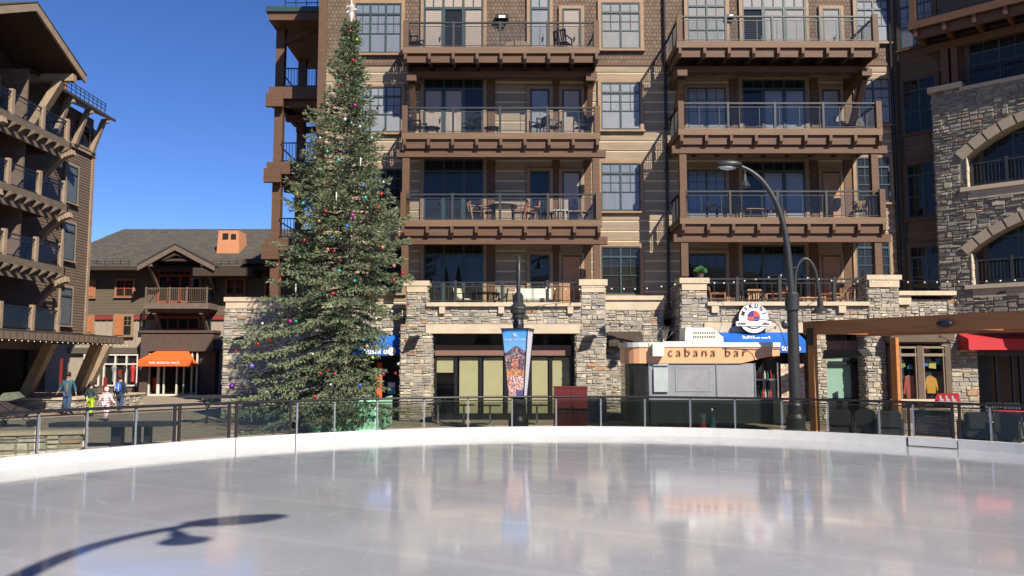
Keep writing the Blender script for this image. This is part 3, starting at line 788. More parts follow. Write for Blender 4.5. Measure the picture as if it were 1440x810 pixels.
# centre bay and right bay openings
YS2=YR+.8
sf=MB(); x0,x1=xC1,PW(1144,500,YR)
sf.box(x0,x1,YS2+.8,YS2+.85,0,4.1,0); sf.box(x0,x1,YS2,YS2+.3,Z(478,YS2),4.1,0)
for px in (1040,1080,1120): x=X(px,530,YS2); sf.box(x-.06,x+.06,YS2-.04,YS2+.1,0,Z(478,YS2),0)
sf.build('storefront',M['black'],mb_)
sf=MB(); x0,x1=PW(1162,500,YR),PW(1218,500,YR)
sf.box(x0,x1,YS2+.3,YS2+.35,0,4.1,0); sf.box(x0,x0+.1,YS2-.05,YS2+.3,.2,4.0,0); sf.box(x1-.25,x1,YS2-.05,YS2+.3,.2,4.0,0)
sf.box(x0,x1,YS2-.05,YS2+.1,Z(513,YS2),Z(509,YS2),0); sf.box(x0,x1,YS2-.05,YS2+.3,0,Z(561,YS2),0)
so_=sf.build('storefront',M['black'],mb_)
m_=MB(); m_.box(x0,x1,YS2-.1,YS2,Z(494,YS2),Z(479,YS2)); m_.build('header_panel',M['pinkboard'],so_)
m_=MB(); m_.box(x0+.1,x1-.25,YS2+.1,YS2+.12,Z(560,YS2),Z(513,YS2)); m_.box(x0+.1,x1-.25,YS2+.1,YS2+.12,Z(508,YS2),Z(498,YS2)); m_.build('roller_shade',M['tealshade'],so_)
# sushi doorway under the tree
sf=MB(); x0,x1=X(488,540,33.6),xA0
sf.box(x0,x1,34.6,34.7,0,3.3,0)
for px in (500,530,560): x=X(px,540,34); sf.box(x-.06,x+.06,34.0,34.1,0,3.2,0)
so_=sf.build('storefront',M['black'],mb_)
m_=MB(); m_.box(X(530,550,33.9),X(537,550,33.9),33.85,33.95,.2,Z(510,33.9)); m_.build('orange_jamb',M['orange'],so_)

# ---- angled wing windows (shaded)
for s0,s1,z0,z1 in ((.45,1.75,15.6,17.9),(.45,1.75,11.9,14.2),(.45,1.75,8.3,10.6),(.45,1.75,5.0,7.1)):
    window(mb_,TW,s0,s1,z0,z1,-.035,cols=2,blind='blindb' if z0>15 else None,trim='timber')
# ---- stone tower on the angled wing
TT=TW@Matrix.Translation((1.75,-.85,0))
def inarch(a,b,c,d,arcs):
    for (cx,cz,r,zs,x0) in arcs:
        for x,z in ((a,b),(c,b),(a,d),(c,d),((a+c)/2,(b+d)/2)):
            if x>x0 and z>zs and ((x-cx)**2+(z-cz)**2<r*r if z>cz else x<2*cx-x0): return True
    return False
# arches: segmental, opening from x=1.35 (jamb) to x=6.6
def arcpts(xl,xr,zs,rise,n=14):
    h=(xr-xl)/2; r=(h*h+rise*rise)/(2*rise); cx=(xl+xr)/2; cz=zs+rise-r
    a0=math.asin(h/r); return [(cx+r*math.sin(-a0+2*a0*i/n),cz+r*math.cos(-a0+2*a0*i/n)) for i in range(n+1)],cx,cz,r
tower=MB(TT); trim=MB(TT); W_=10
xl,xr=1.15,8.6
levels=[(9.15,10.35,1.35),(5.3,6.6,1.35)]
A=[arcpts(xl,xr,zs,ri) for _,zs,ri in levels]
def ok(a,b,c,d):
    for (zb_,zs,ri),(pts,cx,cz,r) in zip(levels,A):
        for x,z in ((a+.04,b+.02),(c-.04,b+.02),(a+.04,d-.02),(c-.04,d-.02),((a+c)/2,(b+d)/2)):
            if xl-.02<x<xr and zb_<z and (z<zs or (x-cx)**2+(z-cz)**2<(r+.1)**2) and z<zs+ri+.4 : return False
    return True
stones(tower,0,W_,4.2,13.2,0,.42,.2,ok=ok,rough=1.5,mul=.60)  # mul darkens the tower stone, standing in for dim grazing sunlight
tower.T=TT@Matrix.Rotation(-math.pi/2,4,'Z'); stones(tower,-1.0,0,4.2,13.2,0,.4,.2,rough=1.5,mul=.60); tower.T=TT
tower.box(0,xl,0,.95,4.2,13.2,1); tower.box(xr,W_,0,.95,4.2,13.2,1)
prev=4.2
for (zb_,zs,ri),(pts,cx,cz,r) in zip(reversed(levels),reversed(A)):
    tower.box(xl,xr,0,.95,prev,zb_,1)
    top=zs+ri+.02
    for (x0_,z0_),(x1_,z1_) in zip(pts[:-1],pts[1:]):
        tower.prism([(x0_,z0_),(x1_,z1_),(x1_,top+.3),(x0_,top+.3)],0,.95,1)
    prev=top+.3
tower.box(xl,xr,0,.95,prev,13.2,1)
# deep wall behind openings is the wing itself; voussoirs
for (zb_,zs,ri),(pts,cx,cz,r) in zip(levels,A):
    h=(xr-xl)/2; a0=math.asin(h/r)+.03; n=15
    for i in range(n):
        t0=-a0+2*a0*i/n+.006; t1=-a0+2*a0*(i+1)/n-.006; ro=r+.36+rnd.uniform(-.03,.05); ri_=r-.01
        q=[(cx+ri_*math.sin(t0),cz+ri_*math.cos(t0)),(cx+ri_*math.sin(t1),cz+ri_*math.cos(t1)),(cx+ro*math.sin(t1),cz+ro*math.cos(t1)),(cx+ro*math.sin(t0),cz+ro*math.cos(t0))]
        v=rnd.uniform(.66,.86); trim.prism(q,-.10,.5,0,(.50*v,.41*v,.29*v))
    trim.box(xl-.25,xr+.25,-.14,.6,zb_-.16,zb_,0,(.52,.43,.31))
    z=zb_+.01
    while z<zs-.1:
        hh=rnd.uniform(.25,.4); trim.box(xl-.0,xl+rnd.uniform(.02,.05),-.06,.6,z,min(zs,z+hh-.02),0,(.60,.51,.36)); z+=hh
    trim.box(xl,xr,-.05,0.02,zb_-.5,zb_-.161,0,(.45,.37,.26))
trim.box(-.12,1.15,-.14,1.0,13.2,13.42,0,(.5,.41,.28)); trim.box(1.05,W_,-.10,.95,13.05,13.2,0,(.45,.37,.26))
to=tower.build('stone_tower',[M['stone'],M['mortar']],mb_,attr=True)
trim.build('arch_trim',attrmat('cut_sandstone',.85),to,attr=True)
m_=MB(TT)
for zb_ in (9.15,5.3):
    m_.box(xl+.05,xr-.05,.3,.36,zb_+.95,zb_+1.0); m_.box(xl+.05,xr-.05,.3,.36,zb_+.12,zb_+.15)
    for x in np.arange(xl+.15,xr,.13): m_.box(x-.01,x+.01,.32,.34,zb_+.12,zb_+.95)
    for x in (xl+.1,xl+1.3,xl+2.6): m_.box(x-.05,x+.05,.28,.38,zb_,zb_+1.1)
m_.build('arch_railing',M['iron'],to)
# loggia behind upper coping: posts and top balcony
m_=MB(TT); zt_=15.9
m_.box(-.35,W_,-1.0,2.0,zt_-.16,zt_,1); m_.box(-.45,W_,-1.15,-1.0,zt_-.26,zt_+.04,0); m_.box(-.45,-.3,-1.0,1.9,zt_-.26,zt_+.04,0)
m_.box(-.3,W_,-.9,-.78,zt_-.62,zt_-.261,0)
for x in np.arange(-.2,W_,1.05): m_.box(x-.07,x+.07,-1.1,1.9,zt_-.58,zt_-.262,0)
m_.box(.35,.62,.25,.55,13.42,zt_-.6,0); m_.box(.72,.95,.25,.5,13.42,zt_-.6,0); m_.box(-.2,W_,.2,.5,zt_-.9,zt_-.6,0)
tb=m_.build('top_balcony',[M['timber_h'],M['soffit']],mb_)
m_=MB(TT)
m_.box(-.3,W_,-1.05,-.97,zt_+1.02,zt_+1.08); m_.box(-.3,W_,-1.03,-1.0,zt_+.1,zt_+.14)
for x in np.arange(-.1,W_,.13): m_.box(x-.012,x+.012,-1.03,-1.0,zt_+.1,zt_+1.02)
m_.box(1.2,W_,.4,.46,13.2+.85,13.2+.92); 
for x in np.arange(1.2,W_,.13): m_.box(x-.01,x+.01,.42,.44,13.2,13.2+.9)
m_.build('railing',M['black'],tb)
m_=MB(TT); m_.box(-.38,-.16,-1.12,-.92,zt_+.041,zt_+1.3); m_.build('corner_post',M['timber'],tb)
for s0,z0 in ((3.3,9.9),(3.3,5.9),(3.0,13.4)):
    window(mb_,TW,s0,s0+2.2,z0-.5,z0+1.8,-.035,cols=2,blind=None,trim='timber')
# ground floor: bay window shop at right, facing the rink
YB=YR-.35
m_=MB()
bx0,bx1=X(1252,520,YB),X(1336,520,YB)
m_.box(bx0-.05,bx1+.1,YB-.25,YR+.3,Z(481,YB),Z(470,YB)+.1,0); m_.box(bx0,bx1,YB-.15,YR+.3,Z(494,YB)+.3,Z(481.2,YB),0)
for a,b in ((1254,1265),(1289,1297),(1328,1336)): m_.box(X(a,520,YB),X(b,520,YB),YB-.1,YR+.2,.55,Z(486,YB),0)
m_.box(bx0,bx1,YB-.1,YR+.2,0,.5,0)
bw=m_.build('bay_window',mat('taupe_shop_timber',(.12,.08,.052),.7,.12,3),mb_)  # brown timber, colour deepened further to stand in for pergola shade
m_=MB(); m_.box(bx0-.1,bx1+.1,YB-.3,YB-.101,Z(566,YB),Z(561,YB)); m_.build('sill',M['cap'],bw)
for a,b in ((1265,1289),(1297,1328)):
    xa_,xb_=X(a,520,YB),X(b,520,YB)
    m_=MB(); m_.box(xa_,xb_,YB+.35,YB+.37,.5,Z(488,YB),0); m_.build('dark_room',mat('blue_black_room',(.012,.014,.03),.8,.3,2),bw)
    m_=MB(); m_.add([(xa_,YB,.5),(xb_,YB,.5),(xb_,YB,Z(488,YB)),(xa_,YB,Z(488,YB))],[(0,1,2,3)]); m_.build('pane',M['glass'],bw)
    m_=MB(); m_.box(xa_,xb_,YB-.08,YB+.03,Z(501,YB),Z(497,YB)); m_.box(xa_,xb_,YB-.08,YB+.03,Z(490,YB),Z(487,YB)); m_.box(xa_,xa_+.06,YB-.06,YB+.03,.5,Z(488,YB)); m_.box(xb_-.06,xb_,YB-.06,YB+.03,.5,Z(488,YB)); m_.box(xa_,xb_,YB-.08,YB+.03,.5,.62); m_.build('sash',mat('tan_shop_sash',(.24,.175,.12),.6,.1,4),bw)
# red awning shop
m_=MB(); x0,x1=X(1378,500,YR),X(1520,500,YR)
m_.box(x0,x1,YR+1.6,YR+1.7,0,3.4,0); m_.box(x0,x1,YR+.25,YR+.4,Z(500,YR),Z(468,YR),0)
for px in (1402,1425,1436): x=X(px,540,YR+.5); m_.box(x-.05,x+.05,YR+.45,YR+.55,0,3.2,0)
m_.build('storefront',M['black'],mb_)

def awning(name,x0,x1,y,z0,z1,out,mat_,label,val=.22,tip=0,world=True,open_=False):
    t=thing(name,label,'awning',((x0+x1)/2,y,z0))
    m=MB()
    P=[(x0+tip,y,z1),(x1-tip,y,z1),(x1,y-out,z0+val),(x0,y-out,z0+val),(x0,y-out,z0),(x1,y-out,z0),(x0,y,z0),(x1,y,z0)]
    m.add(P,[(0,3,2,1),(3,4,5,2),(0,6,4,3),(1,2,5,7)])
    o=m.build('canvas',mat_,t,fix=False)
    sd=o.modifiers.new('thickness','SOLIDIFY'); sd.thickness=.015
    m=MB(); m.tube([(x0+.02,y-out+.03,z0+.02),(x1-.02,y-out+.03,z0+.02)],.02,6); m.tube([(x0+.05,y,z0+.1),(x0+.05,y-out+.03,z0+.03)],.015,6); m.tube([(x1-.05,y,z0+.1),(x1-.05,y-out+.03,z0+.03)],.015,6); m.build('frame',M['iron'],t)
    return t
aw=awning('awning',X(1008,480,YR-.8),X(1131,480,YR-.8),YR-.1,Z(496,YR-.8),Z(467,YR-.4),.85,M['blue'],'blue awning with white lettering behind the cabana bar roof',val=.45)
ya=YR-.967
text('lettering','Mikuni',.40,(X(1067,477,ya),ya+.25,Z(478,ya)+.05),(math.pi/2-.8,0,0),M['wlet'],aw,bold=True)
text('lettering','l to Go',.30,(X(1110,490,ya),ya-.0,Z(489.5,ya)),FRONT,M['wlet'],aw,bold=True)
aw=awning('awning',X(490,480,33.0),X(562,480,33.0),33.58,Z(500,33),Z(470,33),.45,M['blue'],'blue awning with white sushi bar lettering beside the fir tree',val=.5)
yy=33.58-.45-.025
text('lettering','Sushi bar',.34,(X(533,494,yy),yy,Z(494,yy)),FRONT,M['wlet'],aw,bold=True)
m_=MB(); m_.prism([(X(551,494,yy)+.17*math.cos(q*.5236),Z(494,yy)+.17*math.sin(q*.5236)) for q in range(12)],yy-.02,yy); m_.build('round_emblem',M['wlet'],aw)
awning('awning',X(1361,480,YR-.5),X(1520,480,YR-.5),YR+.2,Z(492,YR-.5),Z(468.5,YR),.75,M['red'],'red awning over the shop at the right end',val=.42)
awning('awning',X(856,475,D2-.5),X(905,475,D2-.5),D2-.02,Z(487,D2-.5),Z(466,D2),.55,M['brownawn'],'small dark brown awning on the stone wall left of the cabana bar',val=.15)
# round restaurant sign
ys=YR-.42; cx_,cz_=X(1060,448,ys),Z(447.5,ys); rs=.57
sg=thing('round_sign','round white sign with red and blue emblem above the blue awning','sign',(cx_,ys,cz_))
def disc(mb,cx,cz,r,y0,y1,n=40,a0=0,a1=2*math.pi):
    p=[(cx+r*math.cos(a0+(a1-a0)*i/n),cz+r*math.sin(a0+(a1-a0)*i/n)) for i in range(n+(0 if a1-a0>6.2 else 1))]
    if a1-a0<6.2: p.append((cx,cz))
    mb.prism(p,y0,y1)
m_=MB(); disc(m_,cx_,cz_,rs,ys,ys+.2); m_.box(cx_-.68,cx_+.68,ys-.03,ys+.12,cz_-.30,cz_-.12); m_.build('sign_face',M['wlet'],sg)
m_=MB(); disc(m_,cx_+.0,cz_,rs+.012,ys+.03,ys+.26); m_.box(cx_-.75,cx_+.5,ys+.27,ys+.33,cz_-.3,cz_-.2); m_.build('sign_case',M['black'],sg)
for k in range(4):
    m_=MB(); disc(m_,cx_,cz_+.06,.235,ys-.02,ys-.001,10,k*math.pi/2,(k+1)*math.pi/2); m_.build('emblem_quarter',M['navyink'] if False else (mat('emblem_blue',(.05,.04,.28),.5,0) if k%2 else mat('emblem_red',(.72,.08,.04),.5,0)),sg)
for i,ch in enumerate('MIKUNI'):
    a=math.pi*(.90-.16*i*1.0); rr_=.42
    t_=text('letter',ch,.20,(cx_+rr_*math.cos(a),ys-.012,cz_+.06+rr_*math.sin(a)),(math.pi/2,-(a-math.pi/2),0),M['letter'],sg,bold=True)
text('letter','SUSHI',.11,(cx_-.46,ys-.045,cz_-.21),FRONT,M['redtrim'],sg); text('letter','GRILL',.11,(cx_+.46,ys-.045,cz_-.21),FRONT,M['redtrim'],sg)
m_=MB(); 
p=[(cx_+r_*math.cos(a),cz_+.05+r_*math.sin(a)) for r_,ang in ((.46,range(14)),(.42,range(13,-1,-1))) for a in [math.pi*(1.18+.64*i/13) for i in ang]]
m_.prism(p,ys-.015,ys-.001); m_.build('emblem_swoosh',M['letter'],sg)
# speaker-like wall lamps on stone piers
for px,py,D,lb in ((583,477,YF,'black wall lamp on the stone pier right of the fir tree'),(829,476,YF,'black wall lamp on the stone pier above the maroon box'),(338,478,33.6,'black wall lamp on the stone wall left of the fir tree')):
    c=Pt(px,py,D); t=thing('wall_lamp',lb,'wall lamp',c)
    m_=MB(); m_.box(c.x-.05,c.x+.05,D-.1,D+.02,c.z-.05,c.z+.1); m_.build('bracket',M['black'],t)
    m_=MB(); m_.add([(c.x-.28,D-.12,c.z-.02),(c.x+.22,D-.12,c.z+.08),(c.x+.28,D-.5,c.z+.02),(c.x-.22,D-.5,c.z-.12),(c.x-.2,D-.12,c.z+.1),(c.x+.16,D-.12,c.z+.17),(c.x+.2,D-.4,c.z+.12),(c.x-.16,D-.4,c.z+.02)],[(0,3,2,1),(4,5,6,7),(0,1,5,4),(1,2,6,5),(2,3,7,6),(3,0,4,7)]); m_.build('shade',M['black'],t)
# flood lights on top balcony walls
for px,lb in ((706,'black floodlight on the brown shingle wall of the top left balcony'),(1027,'small black wall light on the shingle wall of the top right balcony')):
    c=Pt(px,26 if px<800 else 24,YW-.2); s=1 if px<800 else .6; t=thing('wall_light',lb,'wall light',c)
    m_=MB(); m_.box(c.x-.28*s,c.x+.28*s,YW-.30,YW-.04,c.z-.02,c.z+.16*s); m_.box(c.x-.08,c.x+.08,YW-.2,YW-.04,c.z-.35*s,c.z-.02); m_.build('housing',M['black'],t)
    m_=MB(); m_.box(c.x-.14*s,c.x+.14*s,YW-.36,YW-.301,c.z-.03,c.z+.08*s); m_.build('lens',M['wlet'],t)
# ------------------------------------------------------------ fir tree
TD=28.2; TX=X(489,300,TD)
tree=thing('fir_tree','tall decorated fir tree standing left of the centre behind the glass fence','tree',(TX,TD,0))
HT=14.6
trp=[(TX+.05*math.sin(z*.6),TD,z) for z in np.linspace(0,HT,16)]
m_=MB(); m_.tube(trp,[.20*(1-z/HT)**.8+.018 for z in np.linspace(0,HT,16)],9)
m_.build('trunk',mat('grey_fir_bark',(.17,.145,.115),.95,.3,8,.8,30),tree,smooth=True)
# crown radii by height, measured to the left and to the right (m)
hz=[.5,1.2,2.0,2.8,3.8,4.6,5.6,7.0,8.3,9.5,10.7,11.8,12.8,13.6,14.5]
def zz(py): return Z(py,TD)
PYT=[585,560,535,500,460,430,400,350,300,250,200,150,100,60,15]
RLp=[80,172,178,170,158,128,100,104,97,84,66,46,28,13,5]
RRp=[45,74,70,52,58,76,86,88,76,60,46,34,20,13,5]
ZT=[zz(q) for q in PYT]; K_=TD/F
RLm=[q*K_ for q in RLp]; RRm=[q*K_ for q in RRp]
def crown(z,a):
    l=np.interp(z,ZT,RLm); r=np.interp(z,ZT,RRm); c=math.cos(a)
    f=min(l,r)
    base=(l if c<0 else r)
    return f*(1-abs(c))+base*abs(c)
rng=np.random.default_rng(5)
segs=[]   # woody segments
tw=[]     # sprigs: pos, dir, len, wid, col
def addbranch(z,a,Lb,dens=1.0):
    d=np.array([math.cos(a),math.sin(a),0]); side=np.array([-d[1],d[0],0])
    t=(z-1)/(HT-1)
    rise=.55*max(0,t-.25)+.05; droop=.34*(1-t)
    n=max(4,int(Lb/.16)); P=[]
    wob=rng.uniform(-.12,.12)
    for i in range(n+1):
        s=i/n; P.append(np.array([TX,TD,z])+d*Lb*s+side*Lb*wob*s*s+np.array([0,0,Lb*(rise*s-droop*s*s*1.3+.16*s**5)]))
    segs.append((P,.012+.012*Lb))
    for i in range(1,n+1):
        s=i/n; p=P[i]; ax=P[i]-P[i-1]; ax=ax/np.linalg.norm(ax)
        if s<.16: continue
        if s<.35 and rng.random()<.5: continue
        w=(1.0-s)**.6*min(.62,.34*Lb)+.12
        for sd in (-1,1):
            if rng.random()>.92*dens: continue
            tl=w*rng.uniform(.65,1.15); td=ax*rng.uniform(.5,.9)+side*sd+np.array([0,0,rng.uniform(-.38,.12)]); td/=np.linalg.norm(td)
            k=max(1,int(tl/.095))
            for j in range(k+1):
                q=p+td*tl*j/k+np.array([0,0,-.10*(j/k)**2*tl])
                for _ in range(3):
                    dd=td*1.0+rng.normal(0,.48,3)+ax*.25; dd/=np.linalg.norm(dd)
                    tw.append((q+rng.normal(0,.018,3),dd,rng.uniform(.09,.18),rng.uniform(.010,.024),j/k*.5+s*.5))
        for _ in range(2):
            dd=ax+rng.normal(0,.4,3); dd/=np.linalg.norm(dd); tw.append((p,dd,rng.uniform(.12,.2),rng.uniform(.03,.045),s))
z=.75
while z<HT-.25:
    t=(z-.7)/(HT-.7)
    n=int(round(7.5-1.8*t)); a0=rng.uniform(0,6.28)
    for i in range(n):
        a=a0+2*math.pi*i/n+rng.uniform(-.3,.3)
        Lb=crown(z,a)*rng.uniform(.70,1.10)*(1.0 if rng.random()<.80 else rng.uniform(.45,.8))
        if Lb>.1: addbranch(z+rng.uniform(-.12,.12)-.0,a,Lb)
    z+=.215-.01*t
for a,zq,Lq in ((-1.9,.95,1.75),(-1.6,.85,1.6),(-1.3,.9,1.65),(-1.05,1.0,1.5),(-2.15,.9,1.8),(-1.45,1.25,1.9),(-1.75,.6,1.3),(-1.2,.6,1.2),(-2.5,.8,1.6),(-.8,.8,1.3)): addbranch(zq,a,Lq)
m_=MB()
for P,r in segs:
    m_.tube(P[::2] if len(P)>5 else P,[r*(1-.8*i/len(P[::2] if len(P)>5 else P)) for i in range(len(P[::2] if len(P)>5 else P))],4,cap=False)
m_.build('branches',bpy.data.materials['grey_fir_bark'],tree,fix=False)
# sprigs as crossed, pointed blades
Pp=np.array([t[0] for t in tw]); Dd=np.array([t[1] for t in tw]); Ll=np.array([t[2] for t in tw]); Ww=np.array([t[3] for t in tw]); Ss=np.array([t[4] for t in tw])
n=len(tw); print('sprigs',n)
rv=rng.normal(0,1,(n,3)); A1=np.cross(Dd,rv); A1/=np.linalg.norm(A1,axis=1)[:,None]; B1=np.cross(Dd,A1)
def blades(U):
    b=Pp; mid=Pp+Dd*(Ll*.45)[:,None]; tip=Pp+Dd*Ll[:,None]
    return np.stack([b,mid+U*Ww[:,None],tip,mid-U*Ww[:,None]],axis=1)
V=np.concatenate([blades(A1),blades(B1)],axis=0).reshape(-1,3); nf=2*n
o0=np.array([TX,TD,0]); V=V-o0
me=bpy.data.meshes.new('foliage'); me.vertices.add(len(V)); me.vertices.foreach_set('co',V.ravel().astype(np.float32))
me.loops.add(nf*4); me.loops.foreach_set('vertex_index',np.arange(nf*4,dtype=np.int32))
me.polygons.add(nf); me.polygons.foreach_set('loop_start',np.arange(0,nf*4,4,dtype=np.int32)); me.polygons.foreach_set('loop_total',np.full(nf,4,dtype=np.int32))
clump=rng.normal(0,.12,n)
hue=rng.random(n)
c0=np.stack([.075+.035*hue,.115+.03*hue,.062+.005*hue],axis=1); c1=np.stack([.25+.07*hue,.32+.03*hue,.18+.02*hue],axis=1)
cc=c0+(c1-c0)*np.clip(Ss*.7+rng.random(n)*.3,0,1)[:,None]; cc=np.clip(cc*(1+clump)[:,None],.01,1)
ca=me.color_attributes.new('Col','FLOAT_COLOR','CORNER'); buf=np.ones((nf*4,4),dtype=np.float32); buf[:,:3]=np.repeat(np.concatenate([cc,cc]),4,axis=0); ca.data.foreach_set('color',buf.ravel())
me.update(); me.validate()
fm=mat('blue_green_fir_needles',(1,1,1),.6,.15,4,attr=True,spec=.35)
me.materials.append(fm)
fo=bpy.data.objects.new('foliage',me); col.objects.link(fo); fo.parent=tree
# tree topper and pale light strand up the trunk
m_=MB(); zt=HT+.15; tp_=thing('tree_topper','pale frosted topper on the tip of the fir tree','ornament',(TX,TD,zt-.35))
m_.lathe([(.03,-.35),(.09,-.1),(.05,.0),(.14,.18),(.03,.3),(.01,.6)],(TX,TD,zt),8); m_.build('spire',M['offwhite'],tp_)
m_=MB()
for k in range(5):
    a=k*1.257; m_.beam((TX,TD,zt+.1),(TX+.2*math.cos(a),TD-.03,zt+.1+.2*math.sin(a)),.05,.05)
m_.build('star_points',M['offwhite'],tp_)
# green mesh guard round the trunk
gx,gy=TX,TD; 
gt=thing('mesh_guard','bright green mesh guard fence round the foot of the fir tree','guard fence',(gx,gy-1.6,0))
gl=(-1.75+.05,1.0)
x0,x1,y0,y1=X(436,590,27.3),X(531,590,27.3),27.3,30.6
m_=MB()
for x in (x0,(x0+x1)/2,x1): m_.box(x-.025,x+.025,y0-.03,y0+.02,0,1.12)
m_.box(x0,x1,y0-.03,y0,.5,.54); m_.box(x0,x1,y0-.03,y0,.0,.06); m_.build('guard_frame',mat('green_frame',(.08,.36,.18),.5,.1,4),gt)
def meshmat(name,c):
    m=bpy.data.materials.new(name); m.use_nodes=True; nn=m.node_tree.nodes; l=m.node_tree.links; b=nn['Principled BSDF']; b.inputs['Roughness'].default_value=.6
    tc=nn.new('ShaderNodeTexCoord'); mp=nn.new('ShaderNodeMapping'); mp.inputs['Rotation'].default_value=(0,R(45),0); l.new(tc.outputs['Object'],mp.inputs[0])
    ck=nn.new('ShaderNodeTexChecker'); ck.inputs['Scale'].default_value=9; ck.inputs[1].default_value=(*c,1); ck.inputs[2].default_value=(*[q*.72 for q in c],1)
    l.new(mp.outputs[0],ck.inputs[0]); l.new(ck.outputs[0],b.inputs['Base Color']); return m
m_=MB(); m_.box(x0,x1,y0+.021,y0+.04,.04,1.08); m_.box(x1-.02,x1,y0+.041,y1,.04,1.08); m_.box(x0,x0+.02,y0+.041,y1,.04,1.08)
m_.build('green_mesh',meshmat('green_mesh_fabric',(.42,.88,.60)),gt)

# baubles
BA='''493,44,r,.13;502,56,l,.12;497,85,r,.12;474,113,g,.11;476,119,p,.12;499,148,m,.14;485,168,s,.14;494,173,t,.11;450,194,s,.1;435,203,p,.12;439,193,s,.09;460,213,t,.13;476,225,t,.14;443,222,s,.09;412,256,r,.1;456,258,r,.12;418,273,o,.16;426,286,t,.13;458,297,r,.12;510,261,b,.12;514,278,t,.13;536,273,r,.13;532,292,r,.12;453,239,g,.12;446,289,l,.11;422,234,s,.11;539,256,s,.1;523,194,s,.1;506,178,s,.12;496,303,m,.16;449,311,o,.12;488,318,b,.14;466,334,b,.1;428,338,r,.12;461,351,p,.13;470,353,r,.1;538,348,p,.15;554,374,p,.13;566,384,r,.12;554,394,r,.11;477,381,t,.12;429,393,o,.13;394,393,r,.11;390,373,p,.12;468,413,r,.12;499,395,t,.1;467,432,s,.1;574,428,r,.1;529,448,s,.1;408,452,m,.14;416,452,g,.13;363,484,r,.13;380,479,r,.12;332,494,r,.1;332,507,t,.1;354,515,v,.2;326,543,u,.21;461,521,r,.11;450,525,r,.11;471,526,r,.11;524,503,l,.13;516,487,o,.14;570,479,r,.1;539,526,m,.14;556,525,r,.1;506,542,b,.14;443,558,r,.13;438,564,g,.12;465,541,s,.1;440,498,s,.1;560,512,s,.11;375,551,s,.12;369,455,s,.11;401,490,s,.1;551,438,s,.11'''
CN={'r':('red',(.55,.015,.02)),'l':('lime green',(.38,.55,.04)),'g':('green',(.01,.30,.13)),'p':('coral pink',(.62,.17,.13)),'m':('magenta',(.38,.02,.22)),'s':('silver white',(.62,.64,.60)),'t':('turquoise',(.02,.45,.38)),'o':('gold',(.58,.33,.12)),'b':('blue',(.03,.15,.55)),'v':('violet blue',(.16,.13,.48)),'u':('deep purple',(.12,.015,.26))}
BM={k:mat('bauble_'+v[0].replace(' ','_'),v[1],.3,0,metal=.35,coat=.3) for k,v in CN.items()}
GOLD=mat('bauble_cap_gold',(.6,.45,.2),.3,0,metal=1)
lst=[(float(a),float(b),c,float(d)) for a,b,c,d in (q.split(',') for q in BA.split(';'))]
ordn=['highest','second highest','third highest','fourth highest','fifth highest','sixth highest','seventh highest','eighth highest','ninth highest','tenth highest']
tot={}; 
for q in lst: tot[q[2]]=tot.get(q[2],0)+1
cnt={}
def ordinal(n):
    w_=['','first','second','third','fourth','fifth','sixth','seventh','eighth','ninth','tenth','eleventh','twelfth','thirteenth','fourteenth','fifteenth','sixteenth','seventeenth','eighteenth','nineteenth','twentieth']
    return w_[n] if n<=20 else 'twenty '+w_[n-20]
for px,py,c,dd in sorted(lst,key=lambda q:q[1]):
    z=Z(py,TD); x=X(px,py,TD); dx=x-TX; rr_=crown(z,math.pi if dx<0 else 0); fr=min(np.interp(z,ZT,RLm),np.interp(z,ZT,RRm))
    u=min(1,abs(dx)/max(rr_,.05)); dep=fr*math.sqrt(max(0,1-u*u))*.98+.10
    D=TD-dep; p=Pt(px,py,D); r=dd*.5*.92
    cnt[c]=cnt.get(c,0)+1; k=cnt[c]; nm=CN[c][0]
    lb=f'{nm} bauble hanging on the fir tree' if tot[c]==1 else (f'{nm} bauble on the fir tree, {ordinal(k)} of its colour from the top')
    t=thing('bauble',lb,'bauble',p,group='baubles on the fir tree')
    m_=MB(); m_.ell(p,r,12); m_.build('ball',BM[c],t,smooth=True)
    m_=MB(); m_.tube([(p.x,p.y,p.z+r*.93),(p.x,p.y,p.z+r*1.2)],r*.25,6); m_.build('cap',GOLD,t)
for i,(px,py) in enumerate(((433,244),(507,227),(473,276),(416,405))):
    z=Z(py,TD); x=X(px,py,TD); dx=x-TX; fr=min(np.interp(z,ZT,RLm),np.interp(z,ZT,RRm)); D=TD-fr*math.sqrt(max(.05,1-(dx/max(fr,.3))**2)) -.1
    p=Pt(px,py,D); m_=MB(); m_.lathe([(.004,-.16),(.02,-.05),(.026,.08),(.01,.14)],p,8)
    tag(m_.build('icicle_ornament',M['offwhite'],origin=p),'white icicle ornament on the fir tree, '+['second','first','third','lowest'][i]+' from the top' ,'icicle ornament','icicle ornaments on the fir tree')

